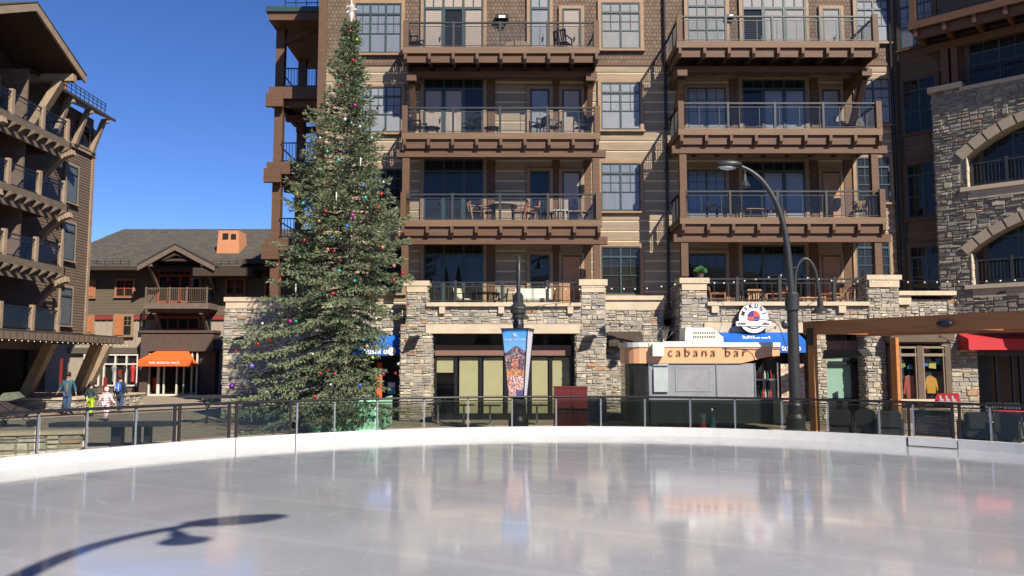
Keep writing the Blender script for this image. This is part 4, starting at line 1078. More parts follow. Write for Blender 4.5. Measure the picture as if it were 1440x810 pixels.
# ------------------------------------------------------------ street lamps (local frame: x = arm direction)
def arc(pts,n=6):
    out=[]; P=[Vector(p) for p in pts]
    for i in range(len(P)-1):
        p0=P[max(i-1,0)];p1=P[i];p2=P[i+1];p3=P[min(i+2,len(P)-1)]
        for k in range(n):
            t=k/n; out.append(.5*((2*p1)+(p2-p0)*t+(2*p0-5*p1+4*p2-p3)*t*t+(3*p1-p0-3*p2+p3)*t**3))
    out.append(P[-1]); return out
def bell(mb,o,s=1.0,dx=0):
    mb.lathe([(.05*s,.52*s),(.09*s,.50*s),(.10*s,.22*s),(.13*s,.20*s),(.30*s,.04*s),(.31*s,0),(.27*s,.0)],o,18)
def poleparts(t,h=4.0):
    m=MB(); m.lathe([(.36,0),(.36,.12),(.30,.16),(.30,.5),(.24,.62),(.23,.9),(.185,1.0),(.175,h)],(0,0,0),20); m.build('pole',M['iron'],t,smooth=False)
    m=MB(); m.lathe([(.2,h),(.23,h+.02),(.23,h+.55),(.2,h+.6),(.12,h+.62)],(0,0,0),20); m.build('collar',M['iron'],t)
def biglamp(name,lb,loc,rz,grp=None,kx=1,kz=1):
    t=thing(name,lb,'street lamp',loc,grp,world=False); poleparts(t,4.0)
    t.scale=(kx,1 if kx==1 else 1.3,kz)
    m=MB(); pts=arc([(0,0,4.5),(.06,0,5.6),(.16,0,6.6),(.38,0,7.5),(.78,0,8.25),(1.20,0,8.66),(1.58,0,8.86)]); k=len(pts)
    m.tube(pts,[.12-.06*i/k for i in range(k)],10); m.build('main_arm',M['iron'],t,smooth=True)
    m=MB(); m.ell((1.98,0,8.93),(.46,.22,.15),16); m.build('lamp_head',M['iron'],t,smooth=True)
    m=MB(); m.ell((2.02,0,8.86),(.33,.17,.13),14); m.build('lens',mat('frosted_lamp_lens',(.55,.62,.66),.15,.1,12,metal=.2),t,smooth=True)
    m=MB(); m.tube([(1.46,0,8.78),(1.46,0,8.55)],.04,8); m.lathe([(.06,.42),(.08,.2),(.12,.14),(.20,.02),(.19,0)],(1.46,0,8.16),14); m.build('spot_shade',M['iron'],t)
    m=MB(); m.tube(arc([(-.12,0,4.5),(-.14,0,5.2),(-.3,0,5.62),(-.55,0,5.72),(-.80,0,5.35),(-.9,0,4.6),(-.92,0,4.4)]),.055,8); m.tube([(0,0,5.4),(-.2,0,5.45)],.03,6); m.build('side_arm',M['iron'],t,smooth=True)
    m=MB(); bell(m,(-.93,0,3.92),1.0); m.build('bell_shade',M['iron'],t)
    m=MB(); m.tube([(1.5,0,3.72),(.2,0,3.68),(0,0,3.6)],.018,6); m.tube([(-1.2,0,3.72),(-.2,0,3.7),(0,0,3.6)],.018,6); m.ell((.25,0,3.55),(.14,.1,.16),10); m.tube(arc([(.9,0,3.7),(.5,0,3.55),(.3,0,3.0),(.2,0,2.7)]),.012,5); m.build('banner_rods',M['iron'],t)
    return put(t,loc,rz)
lx=X(1118,560,27.0)
biglamp('street_lamp','tall curved black street lamp beside the round white sign',(lx,27,0),math.pi,grp='street lamps round the rink')
biglamp('street_lamp','tall curved black lamp known by its shadow on the ice at lower left',(.05,-.8,0),R(30),grp='street lamps round the rink',kx=1.7,kz=1.24)
# centre lamp with banner
cx0=X(729,560,27.0)
t=thing('street_lamp','short black street lamp with bell shades that carries the photo banner','street lamp',(cx0,27,0),world=False)
m=MB(); m.lathe([(.40,0),(.40,.1),(.33,.15),(.33,.42),(.27,.55),(.25,.8),(.25,1.12),(.2,1.14),(.12,1.2),(.12,3.4),(.17,3.42),(.19,3.55),(.16,3.7),(.2,3.78),(.2,3.9),(.26,3.92),(.26,4.1),(.18,4.13),(.17,4.5),(.1,4.6)],(0,0,0),20); m.build('pole',M['iron'],t)
for s in (-1,1):
    m=MB(); m.tube(arc([(0,s*.02,4.4),(s*.01,s*.05,5.1),(s*.015,s*.2,5.62),(s*.02,s*.42,5.74 if s<0 else 5.6),(s*.03,s*.65,5.4),(s*.045,s*.75,4.8),(s*.05,s*.76,4.5)]),.06,8); m.build('arm',M['iron'],t,smooth=True)
    m=MB(); bell(m,(s*.05 if s<0 else .12,s*.76,4.02 if s<0 else 3.78),1.0); m.build('bell_shade',M['iron'],t)
put(t,(cx0,27,0),R(4))
# banner: four sided tapering lantern
bn=thing('lantern_banner','tapering printed banner with blue sky and a lodge, wrapped round the middle street lamp','banner',(cx0,27,1.2),world=False)
z0b,z1b=0.0,2.17; hw0,hw1=.245,.42
def bcol(face,u,v):
    # v up 0..1, u across 0..1
    r_=random.Random(int(u*97)*131+int(v*211)*17+face)
    n_=r_.uniform(-.05,.05)
    if face==1: 
        b=(.72,.74,.82); return tuple(max(0,q+n_*.3) for q in b) if r_.random()>.12 else (.55,.45,.55)
    peak=.76-.22*abs(u-.55)
    if v>peak: 
        k=(v-.6)/.4; return (.06+.16*(1-k),.34+.15*(1-k),.80)
    if v>.40:
        if abs(v-.66+.2*abs(u-.55))<.015: return (.30,.22,.24)
        base=(.13,.085,.13) if int(u*16)%3 else (.20,.13,.16)
        if int(v*40)%5==0: base=(.09,.06,.1)
        if abs(u-.5)<.17 and .44<v<.56 and r_.random()<.6: base=(.75,.22,.10)
        if r_.random()<.08 : base=(.7,.45,.25)
        return tuple(max(0,q+n_) for q in base)
    if v>.30: return (.70+n_,.32+n_*2,.09) if r_.random()<.7 else (.25,.12,.12)
    if u>.48 and v<.1: return (.13,.10,.30)
    return r_.choice([(.75,.42,.28),(.72,.62,.62),(.55,.16,.08),(.80,.70,.72),(.15,.08,.14),(.68,.35,.14),(.45,.2,.25)])
for f_ in range(4):
    m=MB(); nu,nv=20,52
    for i in range(nu):
        for j in range(nv):
            q=[]
            for (a,b) in ((i,j),(i+1,j),(i+1,j+1),(i,j+1)):
                u=a/nu; v=b/nv; hw=hw0+(hw1-hw0)*v; p=Vector(((u-.5)*2*hw,-hw,z0b+(z1b-z0b)*v)); q.append(Matrix.Rotation(f_*math.pi/2,3,'Z')@p)
            m.add(q,[(0,1,2,3)],0,bcol(f_,(i+.5)/nu,(j+.5)/nv))
    ob=m.build('printed_panel',M['print'],bn,attr=True)
    if f_==0:
        tilt=math.atan2(hw1-hw0,z1b-z0b)
        text('lettering','NORTHSTAR',.10,(0,-hw0-(hw1-hw0)*.84-.012,1.83),(math.pi/2+tilt,0,0),M['wlet'],bn,depth=.002,spacing=1.25)
        mm=MB(); 
        for k in range(6):
            a=k*math.pi/3+.5; mm.beam((0,-.42,1.98),(.075*math.cos(a),-.42,1.98+.075*math.sin(a)),.03,.012)
        mm.build('emblem',M['wlet'],bn)
m=MB(); m.box(-hw1-.05,hw1+.05,-hw1-.05,hw1+.05,z1b,z1b+.04); m.box(-hw0-.02,hw0+.02,-hw0-.02,hw0+.02,-.04,0.0)
for sx in (-1,1):
    for sy in (-1,1): m.beam((sx*(hw0+.01),sy*(hw0+.01),0),(sx*(hw1+.01),sy*(hw1+.01),z1b),.025,.025)
m.build('banner_frame',M['black'],bn)
put(bn,(cx0-.02,27,1.2),R(-14))

# ------------------------------------------------------------ cabana bar
DC=28.0
xa,xb=X(881,530,DC),X(1097,530,DC)
cb=thing('cabana_bar','grey drinks kiosk trailer with peach fascia lettered cabana bar behind the rink fence','kiosk',((xa+xb)/2,DC,0))
zr=Z(488,DC); zf=Z(511,DC); zc_=1.03; yb=DC+2.3
def rr(x0,x1,y0,y1,r,n=5,left=True,right=False):
    p=[]
    def c(cx,cy,a0): 
        for i in range(n+1): a=a0+math.pi/2*i/n; p.append((cx+r*math.cos(a),cy+r*math.sin(a)))
    if left: c(x0+r,y0+r,math.pi)
    else: p.append((x0,y0))
    if right: c(x1-r,y0+r,1.5*math.pi)
    else: p.append((x1,y0))
    if right: c(x1-r,y1-r,0)
    else: p.append((x1,y1))
    if left: c(x0+r,y1-r,math.pi/2)
    else: p.append((x0,y1))
    return p
m=MB(); m.prism(rr(xa,xb,DC,yb,.65),.25,zc_,0,axis='z'); m.build('lower_body',M['cabdark'],cb)
m=MB(); m.prism(rr(xa-.05,xb+.03,DC-.06,yb+.05,.7),zr,zr+.16,0,axis='z'); m.build('roof',M['offwhite'],cb)
m=MB(); # fascia: follows the rounded end, lower edge curves up at the right
pr=rr(xa,xb,DC-.03,yb,.66)
pl=[q for q in pr]; vs=[];n_=len(pl)
def zlow(x): 
    t=max(0,(x-(xb-1.35))/1.35); return zf+.26*(math.sin(t*math.pi/2)**1.3 if t>0 else 0)
ext=[]
for i in range(n_):
    a=pl[i]; b=pl[(i+1)%n_]; k=14 if abs(a[0]-b[0])>1 else 1
    for j in range(k): ext.append((a[0]+(b[0]-a[0])*j/k,a[1]+(b[1]-a[1])*j/k))
n_=len(ext); vs=[(x,y,zlow(x) if y<DC+.5 else zf) for x,y in ext]+[(x,y,zr-.002) for x,y in ext]
m.add(vs,[(i,(i+1)%n_,(i+1)%n_+n_,i+n_) for i in range(n_)])
o=m.build('fascia',M['cabana'],cb); md=o.modifiers.new('t','SOLIDIFY'); md.thickness=.03
text('lettering','cabana bar',.44,(X(994,495,DC),DC-.068,Z(495.5,DC)),FRONT,M['letter'],cb,depth=.008,spacing=1.38,sx=1.02)
m=MB(); xg=X(914,530,DC); xh=X(1035,530,DC)
m.box(xg,xh,DC+.03,DC+.06,zc_,zf); 
m.box(xh,X(1062,530,DC),DC+.03,DC+.06,zc_,zf)
m.build('vinyl_screen',M['cabgrey'],cb)
m=MB(); fx0,fx1,fz0,fz1=X(950,530,DC),X(1000,530,DC),Z(549,DC),Z(512,DC)-.08
for a,b,c,d in ((fx0,fx1,fz1-.05,fz1),(fx0,fx0+.06,fz0,fz1-.05),(fx1-.06,fx1,fz0,fz1-.05),(fx0,fx1,fz0-.04,fz0)): m.box(a,b,DC+.012,DC+.029,c,d)
m.box(fx0+.06,fx1-.06,DC+.02,DC+.029,fz0,fz1-.05,1)
m.build('serving_window',[mat('milky_plastic',(.30,.32,.34),.25,.2,9),M['cabgrey']],cb)
m=MB(); 
for px in (913,1008,1062,1094): x=X(px,530,DC); m.box(x-.02,x+.02,DC+.0,DC+.065,.25 if px in(913,) else zc_,zf+.02)
m.box(xg,xb,DC-.01,DC+.1,zc_,zc_+.05); m.build('mullions',M['alu'],cb)
m=MB(); m.prism(rr(xa+.03,xg,DC+.02,yb-.05,.6,),zc_,zf,0,axis='z'); m.build('dark_end_window',mat('smoked_end_window',(.02,.024,.024),.08,.1,3),cb)
m=MB(); m.box(xg,xb-.05,yb-.5,yb-.45,.3,zr); m.box(X(1062,530,DC)-.03,X(1062,530,DC),DC+.1,yb-.5,zc_,zr); m.build('inner_wall',M['dark'],cb)
m=MB(); x0,x1=X(919,530,DC),X(939,530,DC); m.box(x0,x1,DC-.06,DC+.01,Z(551,DC),Z(517,DC)); m.box(x0,x1+.02,DC-.03,DC+.01,Z(514,DC),Z(511.5,DC)); m.build('menu_panel',mat('pale_grey_panel',(.42,.47,.46),.5,.08,4),cb)
m=MB(); x0,x1=X(917,490,DC-.2),X(933,490,DC-.2); m.box(x0,x1,DC-.32,DC-.06,Z(501,DC-.2),Z(484,DC-.2)); m.tube([(x0,DC-.2,Z(501,DC)),(x0,DC-.2,Z(477,DC))],.014,6); m.tube([(x1,DC-.2,Z(501,DC)),(x1,DC-.2,Z(477,DC))],.014,6); m.build('electrical_box',M['offwhite'],cb)
m=MB(); x0,x1=X(960,470,DC+1),X(1013,470,DC+1); ya_,yb_=DC+.6,DC+1.6; za=zr+.16; zb_=Z(460.5,DC+.6)
m.add([(x0,ya_,za),(x1,ya_,za),(x1,yb_,za),(x0,yb_,za),(x0+.04,ya_+.05,zb_),(x1-.42,ya_+.05,zb_),(x1-.42,yb_,zb_),(x0+.04,yb_,zb_),(x1,ya_,za+.2),(x1,yb_,za+.2),(x0,ya_,za+.2),(x0,yb_,za+.2)],
 [(0,1,8,10),(10,8,5,4),(1,2,9,8),(8,9,6,5),(4,5,6,7),(3,0,10,11),(11,10,4,7),(0,3,2,1),(2,3,11,9),(9,11,7,6)])
ac=m.build('air_conditioner',M['offwhite'],cb)
m=MB()
for r_ in range(2):
    for k in range(13): x=x0+.28+k*.062; m.box(x,x+.03,ya_-.006+.02*r_,ya_+.05,za+.16+.13*r_,za+.25+.13*r_)
m.build('vent_grille',M['iron'],ac)
m=MB(); m.box(X(936,480,DC),X(1020,480,DC),DC+.3,yb-.3,zr+.161,zr+.2); m.build('roof_hatch',M['offwhite'],cb)
m=MB(); m.box(X(1064,530,DC),X(1093,530,DC),DC+.12,DC+.6,Z(534,DC)-.02,Z(533,DC)); m.build('shelf',M['alu'],cb)
# things on the kiosk shelf and counter
bm_={ 'clear':mat('clear_bottle',(.45,.47,.45),.1,.1,20),'amber':mat('amber_bottle',(.22,.07,.02),.12,.1,20),'red':mat('red_label',(.5,.03,.03),.4,.1,20),'green':mat('green_bottle',(.03,.12,.05),.12,.1,20)}
names=['clear bottle','amber bottle','red bottle','green bottle']
k=0; cnb={}
posn=['left end','second place','third place','fourth place','fifth place','sixth place','right end']
for row,(zz_,yy_,cntn) in enumerate(((Z(533,DC)+.002,DC+.35,6),(zc_+.052,DC+.45,7))):
    for i in range(cntn):
        x=X(1066,530,DC)+(X(1091,530,DC)-X(1066,530,DC))*(i+.3)/cntn; key=['clear','red','amber','clear','green','red','clear'][(i+row*2)%7]
        m=MB(); h=rnd.uniform(.26,.34); m.lathe([(.038,0),(.04,.02),(.04,h*.6),(.016,h*.78),(.015,h)],(x,yy_,zz_),9)
        tag(m.build('bottle',bm_[key],origin=(x,yy_,zz_)),f'{key} glass bottle on the kiosk '+('upper shelf' if row==0 else 'counter')+f', {ordinal(i+1)} from the left','bottle','bottles in the cabana bar')
x=X(1070,545,DC); m=MB(); zt=zc_+.052
t=thing('counter_machine','small orange and black drinks machine on the kiosk counter','drinks machine',(x,DC+.75,zt)); m.box(x-.14,x+.16,DC+.66,DC+.9,zt,zt+.42); m.build('body',M['orangepanel'],t)
m=MB(); m.box(x-.1,x+.12,DC+.6,DC+.659,zt+.2,zt+.38); m.tube([(x,DC+.6,zt+.2),(x,DC+.6,zt+.08)],.02,6); m.build('spout',M['black'],t)

# cylinders standing behind the fence
for px,h,m0,lb,nm,D in ((988,.66,M['alu'],'steel canister standing behind the fence in front of the cabana bar','canister',26.2),(1001.5,.80,mat('blue_grey_cylinder',(.10,.22,.28),.25,.1,5,metal=.4),'blue grey gas cylinder behind the fence beside the steel canister','gas cylinder',26.2)):
    x=X(px,590,D); t=thing(nm.replace(' ','_'),lb,nm,(x,D,0)); m=MB(); r=.105
    if nm=='canister': m.lathe([(r,0),(r,.3),(r,h-.05),(r*1.05,h-.05),(r*1.05,h),(r*.9,h)],(x,D,0),16)
    else: m.lathe([(r,0),(r*1.05,.04),(r*1.05,h*.62),(r*.8,h*.76),(r*.35,h*.85),(r*.3,h*.88)],(x,D,0),16)
    m.build('body',m0,t,smooth=False)
    m=MB(); m.lathe([(r*.3,h*.88),(r*.35,h),(.02,h+.05)] if nm!='canister' else [(r*1.0,.22),(r*1.06,.23),(r*1.06,.34),(r,.35)],(x,D,0),14); m.build('valve' if nm!='canister' else 'red_band',M['alu'] if nm!='canister' else M['red'],t)
# maroon box
x0,x1=X(780,560,27),X(826,560,27); t=thing('maroon_cabinet','plain maroon box cabinet standing behind the glass fence','cabinet',((x0+x1)/2,27,0))
m=MB(); m.box(x0,x1,27,27.7,0,Z(545.5,27)); m.build('body',M['maroon'],t)
m=MB(); m.box(x0-.02,x1+.02,26.98,27.72,Z(545.5,27)+.001,Z(545.5,27)+.04); m.build('lid',M['maroon'],t)
m=MB(); m.box((x0+x1)/2-.006,(x0+x1)/2+.006,26.985,26.998,.1,Z(545.5,27)-.1); m.box((x0+x1)/2+.04,(x0+x1)/2+.07,26.95,26.998,.7,.9); m.build('door_seam',M['black'],t)

y=30.2; a,b=X(1098,530,y),X(1131,530,y); z0,z1=.9,Z(512,y); m=MB(); k_=random.Random(9)
m.box(a,b,y,y+.04,.1,z1+.02,0,(.05,.05,.05))
for i in range(12):
    for j in range(16):
        c=k_.choice([(.55,.42,.32),(.62,.50,.38),(.50,.30,.24),(.25,.30,.18),(.66,.56,.46),(.48,.24,.18)]); m.box(a+(b-a)*i/12,a+(b-a)*(i+1)/12,y-.012,y-.002,z0+(z1-z0)*j/16,z0+(z1-z0)*(j+1)/16,0,c)
tag(m.build('printed_panel_sign',M['print'],attr=True,origin=(a,y,0)),'beige and green patterned panel between the kiosk and the tall lamp post','sign')
# ------------------------------------------------------------ cedar pergola at the right
pl=Pt(1134,452,27.6); zt=pl.z; zb_=Z(471,27.6); pr_=None
D2p=(zt-CZ)/math.tan(PIT+math.atan((405-437)/F)); prr=Pt(1440,437,D2p)
dv=(prr-pl); dv.z=0; ln=dv.length; an=math.atan2(dv.y,dv.x)
TP=Matrix.Translation((pl.x,pl.y,0))@Matrix.Rotation(an,4,'Z')
pg=thing('cedar_pergola','orange brown cedar pergola with one long beam at the right of the plaza','pergola',(pl.x,pl.y,0))
m=MB(TP); m.box(-.15,ln+3,0,.3,zb_,zt); m.build('front_beam',M['cedar_h'],pg)
m=MB(TP); m.box(-.1,ln+3,2.9,3.15,zb_,zt-.05); m.build('rear_beam',M['cedar_h'],pg)
for i,x in enumerate((.05,4.6,9.2)):
    m=MB(TP); m.box(x,x+.32,.31,2.89,zb_+.05,zt-.02); m.build('cross_beam',M['cedar_h'],pg)
q2=TP.inverted()@Pt(1253,520,30.6)
for (x,y) in ((0.0,.02),(ln+1.6,.02),(q2.x,q2.y),(9.9,2.9)):
    m=MB(TP); m.box(x-.0,x+.23,y,y+.2,0,zb_-.002); m.build('post',M['cedar'],pg)
m=MB(TP); m.box(-.01,.26,-.012,-.002,zb_-.35,zb_+.22); m.build('steel_bracket',M['black'],pg)
t=thing('beam_lamp','dark oval lamp fixed on the face of the cedar beam','lamp',TP@Vector((4.9,-.15,zt-.3)))
o=TP@Vector((4.9,-.1,zt-.3)); m=MB(TP); m.ell((4.75,-.12,zt-.27),(.24,.10,.12),14); m.build('housing',mat('navy_black_lamp',(.015,.018,.03),.25,.1,5),t,smooth=True)
m=MB(TP); m.box(4.68,4.82,-.06,-.002,zt-.33,zt-.2); m.build('mount',M['black'],t)
t=thing('hanging_heater','black hanging heater lamp under the cedar pergola before the pale green blind','heater lamp',TP@Vector((1.5,1.5,zb_-.9)))
hx=TP.inverted()@Pt(1190,499,28.8)
m=MB(TP); m.tube([(hx.x,hx.y,zb_),(hx.x,hx.y,hx.z+.1)],.015,6); m.tube([(hx.x-.12,hx.y,zb_),(hx.x-.12,hx.y,hx.z+.1)],.012,6); m.build('rods',M['black'],t)
m=MB(TP); m.prism([(hx.x-.75,hx.z-.14),(hx.x+.85,hx.z-.05),(hx.x+.65,hx.z+.2),(hx.x-.7,hx.z+.18)],hx.y-.3,hx.y+.3); m.build('reflector_hood',M['iron'],t)
# ------------------------------------------------------------ mid building (three storeys, far left)
YM=58.0
MBR=mat('mid_brown_timber',(.165,.12,.09),.75,.18,2.5,.3,20)
def xm(px,py=430): return X(px,py,YM)
def zm(py): return Z(py,YM)
mo=thing('village_building','three storey brown and beige building with grey shingle roof and orange awning, far left','building',(xm(250),YM,0))
x0,x1=xm(20),xm(420)
m=MB(); m.box(x0,x1,YM+.05,YM+14,0,zm(374)+.1); m.build('core_wall',M['stucco'],mo)
m=MB(); z=zm(443); 
while z<zm(378): m.box(x0,x1,YM-.04+.012*((z*10)%1>.5),YM+.05,z,min(z+.2,zm(376))); z+=.215
m.build('upper_siding',M['lapolive'],mo)
m=MB(); m.box(x0,x1,YM-.10,YM+.05,zm(449.5),zm(443.5)); m.build('red_band',M['redtrim'],mo)
m=MB()
for x in np.arange(xm(118),xm(200),.42): m.box(x-.03,x+.03,YM+.0,YM+.051,zm(496),zm(450))
m.build('batten',M['stucco'],mo)
# roof
ze=zm(377); xr0=xm(172,322); YR2=YM+7; zr_=Z(322,YR2)
m=MB(); xe0=xm(60)
m.add([(xe0,YM-1.3,ze),(x1+3,YM-1.3,ze),(x1+3,YR2,zr_),(X(174,322,YR2),YR2,zr_),(xe0-1,YM+16,ze),(x1+3,YM+16,ze)],[(0,1,2,3),(4,3,2,5),(0,3,4)])
m.add([(xe0,YM-1.3,ze-.28),(x1+3,YM-1.3,ze-.28),(x1+3,YM-1.3,ze-.01),(xe0,YM-1.3,ze-.01),(xe0,YM+.1,ze-.28),(x1+3,YM+.1,ze-.28)],[(0,1,2,3),(0,4,5,1)],1)
rf=m.build('roof',[M['roof'],M['soffit']],mo,fix=False)
m=MB()
for q in (.18,.34): m.box(xm(122),xm(192),YM-1.05,YM-1.02,ze+q,ze+q+.025); m.box(xm(305),xm(392),YM-1.05,YM-1.02,ze+q,ze+q+.025)
for x in list(np.arange(xm(122),xm(192),.55))+list(np.arange(xm(305),xm(392),.55)): m.box(x,x+.025,YM-1.05,YM-1.02,ze+.02,ze+.45)
m.build('snow_guard',M['black'],rf)
m=MB(); m.box(xm(285),xm(366),YM-2.0,YM,zm(392),zm(381)); m.box(xm(350),xm(395),YM-1.7,YM,zm(375),zm(368)); m.build('lower_eave',M['soffit'],rf)
# chimney
YC=YM+1.3; a,b=X(304,350,YC),X(337,350,YC)
m=MB(); zc0,zc1=Z(366,YC),Z(324,YC); m.add([(a,YC,zc0),(b,YC,zc0),(b,YC+1.8,zc0),(a,YC+1.8,zc0),(a+.12,YC+.05,zc1),(b-.12,YC+.05,zc1),(b-.12,YC+1.7,zc1),(a+.12,YC+1.7,zc1)],[(0,3,2,1),(4,5,6,7),(0,1,5,4),(1,2,6,5),(2,3,7,6),(3,0,4,7)]); ch=m.build('chimney',M['salmon'],rf)
m=MB(); m.box(a+.45,a+.85,YC-.02,YC+.2,Z(336,YC),Z(328,YC)); m.box(b-.65,b-.3,YC-.02,YC+.2,Z(336,YC),Z(329,YC)); m.build('flue_opening',M['dark'],ch)
# gabled dormer
YG=YM-2.2
ax,bx,cx=X(193,372,YG),X(246,344,YG),X(301,372,YG); za,zb2=Z(373,YG),Z(344,YG)
def gable(name,off,t,y0,y1,mt,par):
    m=MB(); 
    for (p,q) in (((ax,za),(bx,zb2)),((cx,za),(bx,zb2))):
        m.prism([(p[0],p[1]+off),(q[0],q[1]+off),(q[0],q[1]+off-t),(p[0],p[1]+off-t)],y0,y1)
    return m.build(name,mt,par)
gr=gable('gable_roof',.12,.14,YG,YM+5,M['roof'],mo)
gable('barge_board',-.03,.34,YG+.02,YG+.2,MBR,gr)
m=MB(); m.prism([(ax+.7,za-.0),(cx-.7,za),(bx,zb2-.5)],YM-.9,YM-.6); m.build('gable_infill',M['soffit'],gr)
for s in (0,1):
    xx=(ax+.75) if s==0 else (cx-.75); d=1 if s==0 else -1
    m=MB(); m.box(xx-.2,xx+.2,YG+.1,YM,za-.05,za+.3); m.beam((xx-d*.1,YG+.4,za),(xx-d*.1,YM-.1,za-1.6),.2,.2,up=(1,0,0)); m.build('bracket',MBR,gr)
m=MB(); m.beam((ax+1.6,YG+.3,za+.45),(bx,YG+.3,zb2-.6),.18,.2); m.beam((cx-1.6,YG+.3,za+.45),(bx,YG+.3,zb2-.6),.18,.2); m.box(ax+1.2,cx-1.2,YG+.28,YG+.42,za+.32,za+.5); m.build('truss',M['soffit'],gr)
def mwin(a,b,t,bm,cols=2,name='window',shut=0,y=YM-.06,frame='redwin',trim='trim',transom=0,grid=True,blind=None):
    w0=window(mo,I4,X(a,(t+bm)/2,y),X(b,(t+bm)/2,y),Z(bm,y),Z(t,y),y,cols=cols,transom=transom,blind=blind,frame=frame,trim=trim,tw=.1,name=name,grid=grid)
    if shut:
        xa_,xb_=X(a,(t+bm)/2,y),X(b,(t+bm)/2,y); xb_=xa_+(xb_-xa_)*shut
        m=MB(); m.box(xa_+.03,xb_-.03,y-.135,y-.10,Z(bm,y)+.03,Z(t,y)-.03)
        for q in range(3): zq=Z(bm,y)+(Z(t,y)-Z(bm,y))*(q+.5)/3; m.box(xa_+.1,xb_-.1,y-.145,y-.1351,zq-.12,zq+.12)
        m.build('shutter',M['orangepanel'],w0)
mwin(164,188,394,417); mwin(319,344,393,414); mwin(119,133,395,418,cols=1,shut=1); mwin(120,131,445,468,cols=1,shut=1); mwin(162,186,444,472,shut=.55,frame='trim')
mwin(374,388,392,416,cols=1)
for a,b in ((224,237),(239,253),(254,268)): mwin(a,b,388,424,cols=1,name='balcony_door',grid=False,trim='redwin')
mwin(225,269,381,387,cols=5,name='transom_window',grid=False,trim='redwin'); mwin(272,281,392,424,cols=1,grid=False,trim='trim',frame='teal')
mwin(222,280,447,463,cols=4,grid=False,trim='redwin')
# balcony
YBm=YM-1.9
m=MB(); a,b=X(202,430,YBm),X(293,430,YBm); zt_=Z(426,YBm)
m.box(a,b,YBm,YM,Z(434,YBm),zt_); m.box(a+.2,b-.2,YBm+.2,YM,Z(438,YBm),Z(434,YBm)-.002)
bl=m.build('balcony',MBR,mo)
m=MB(); zr2=Z(404.5,YBm)
m.box(a+.1,b-.1,YBm+.05,YBm+.12,zr2-.06,zr2); m.box(a+.1,b-.1,YBm+.07,YBm+.10,zt_+.08,zt_+.12)
for x in np.arange(a+.1,b-.1,.13): m.box(x-.012,x+.012,YBm+.07,YBm+.1,zt_+.1,zr2-.06)
for x in (a+.1,(a+b)/2-.5,(a+b)/2+.7,b-.15): m.box(x-.05,x+.05,YBm+.03,YBm+.13,zt_,zr2+.05)
for x in (a+.1,b-.1): 
    m.box(x-.02,x+.02,YBm+.12,YM,zr2-.06,zr2)
m.build('railing',M['lap'],bl)
for x,d in ((a+.6,1),(b-.6,-1)):
    m=MB(); m.beam((x,YM-.05,zt_-2.1),(x,YBm+.4,zt_-.5),.2,.2,up=(1,0,0)); m.box(x-.12,x+.12,YBm+.3,YM,zt_-.75,zt_-.48); m.build('bracket',MBR,bl)
# shop fronts
YSm=YM-1.2
a,b=X(198,480,YSm),X(300,480,YSm)
m=MB(); m.box(a,b,YSm,YM,Z(494,YSm),Z(468,YSm)); m.box(a,X(207,530,YSm),YSm,YM,0,Z(494,YSm)); m.box(X(276,530,YSm),b,YSm+.5,YM,0,Z(494,YSm)); m.box(a-.1,b+.1,YSm-.1,YM,Z(468,YSm)+.001,Z(464.5,YSm)); m.box(a,b,YM-.3,YM-.1,0,Z(494,YSm),1)
sf=m.build('shop_front',[M['shopbrown'],M['dark']],mo)
m=MB()
for px in (208,221,229,247,257,268,275): x=X(px,530,YSm); m.box(x-.05 if px not in(221,) else x-.09,x+.05 if px!=221 else x+.09,YSm+.15,YSm+.3,.12,Z(494,YSm))
m.box(X(207,530,YSm),X(276,530,YSm),YSm+.12,YSm+.3,0,.12); m.build('door_frame',M['wpaint'],sf)
m=MB(); x=X(211.5,545,YSm); m.box(x-.15,x+.18,YM-.5,YM-.4,.3,1.25); m.build('orange_poster',M['orange'],sf)
m=MB(); m.add([(X(207,530,YSm),YSm+.22,.1),(X(276,530,YSm),YSm+.22,.1),(X(276,530,YSm),YSm+.22,3.2),(X(207,530,YSm),YSm+.22,3.2)],[(0,1,2,3)]); m.build('shop_glass',M['glass'],sf)
def shopwin(px0,px1,cols,t,bm,bodies=()):
    y=YM-.3; xa_,xb_=X(px0,520,y),X(px1,520,y); z0,z1=Z(bm,y),Z(t,y); zt2=Z(513,y)
    m=MB(); m.box(xa_-.12,xb_+.12,y+.12,YM,z0-.1,z1+.1); w0=m.build('shop_window',M['dark'],mo)
    m=MB()
    for i in range(cols+1): x=xa_+(xb_-xa_)*i/cols; m.box(x-.055,x+.055,y-.03,y+.119,z0,z1)
    for zq in (z0-.06,zt2,z1): m.box(xa_-.055,xb_+.055,y-.035,y+.118,zq,zq+.1)
    m.build('frame',M['wpaint'],w0)
    m=MB(); m.add([(xa_,y+.01,z0),(xb_,y+.01,z0),(xb_,y+.01,z1),(xa_,y+.01,z1)],[(0,1,2,3)]); m.build('pane',M['glass'],w0)
    for (fx,c) in bodies:
        x=xa_+(xb_-xa_)*fx; m=MB(); m.lathe([(.12,0),(.12,.6),(.14,.66),(.19,1.0),(.16,1.13),(.05,1.17),(.07,1.27),(.05,1.38)],(x,y+.065,z0+.25),8)
        m.T=None; ob=m.build('mannequin',c,w0)
shopwin(146,193,3,500,542,((.3,mat('grey_clothes',(.25,.25,.27),.8,.2,6)),(.62,M['dark']),(.86,M['red'])))
shopwin(118,139,1,500,542,((.5,mat('blue_clothes',(.2,.28,.42),.8,.2,6)),))
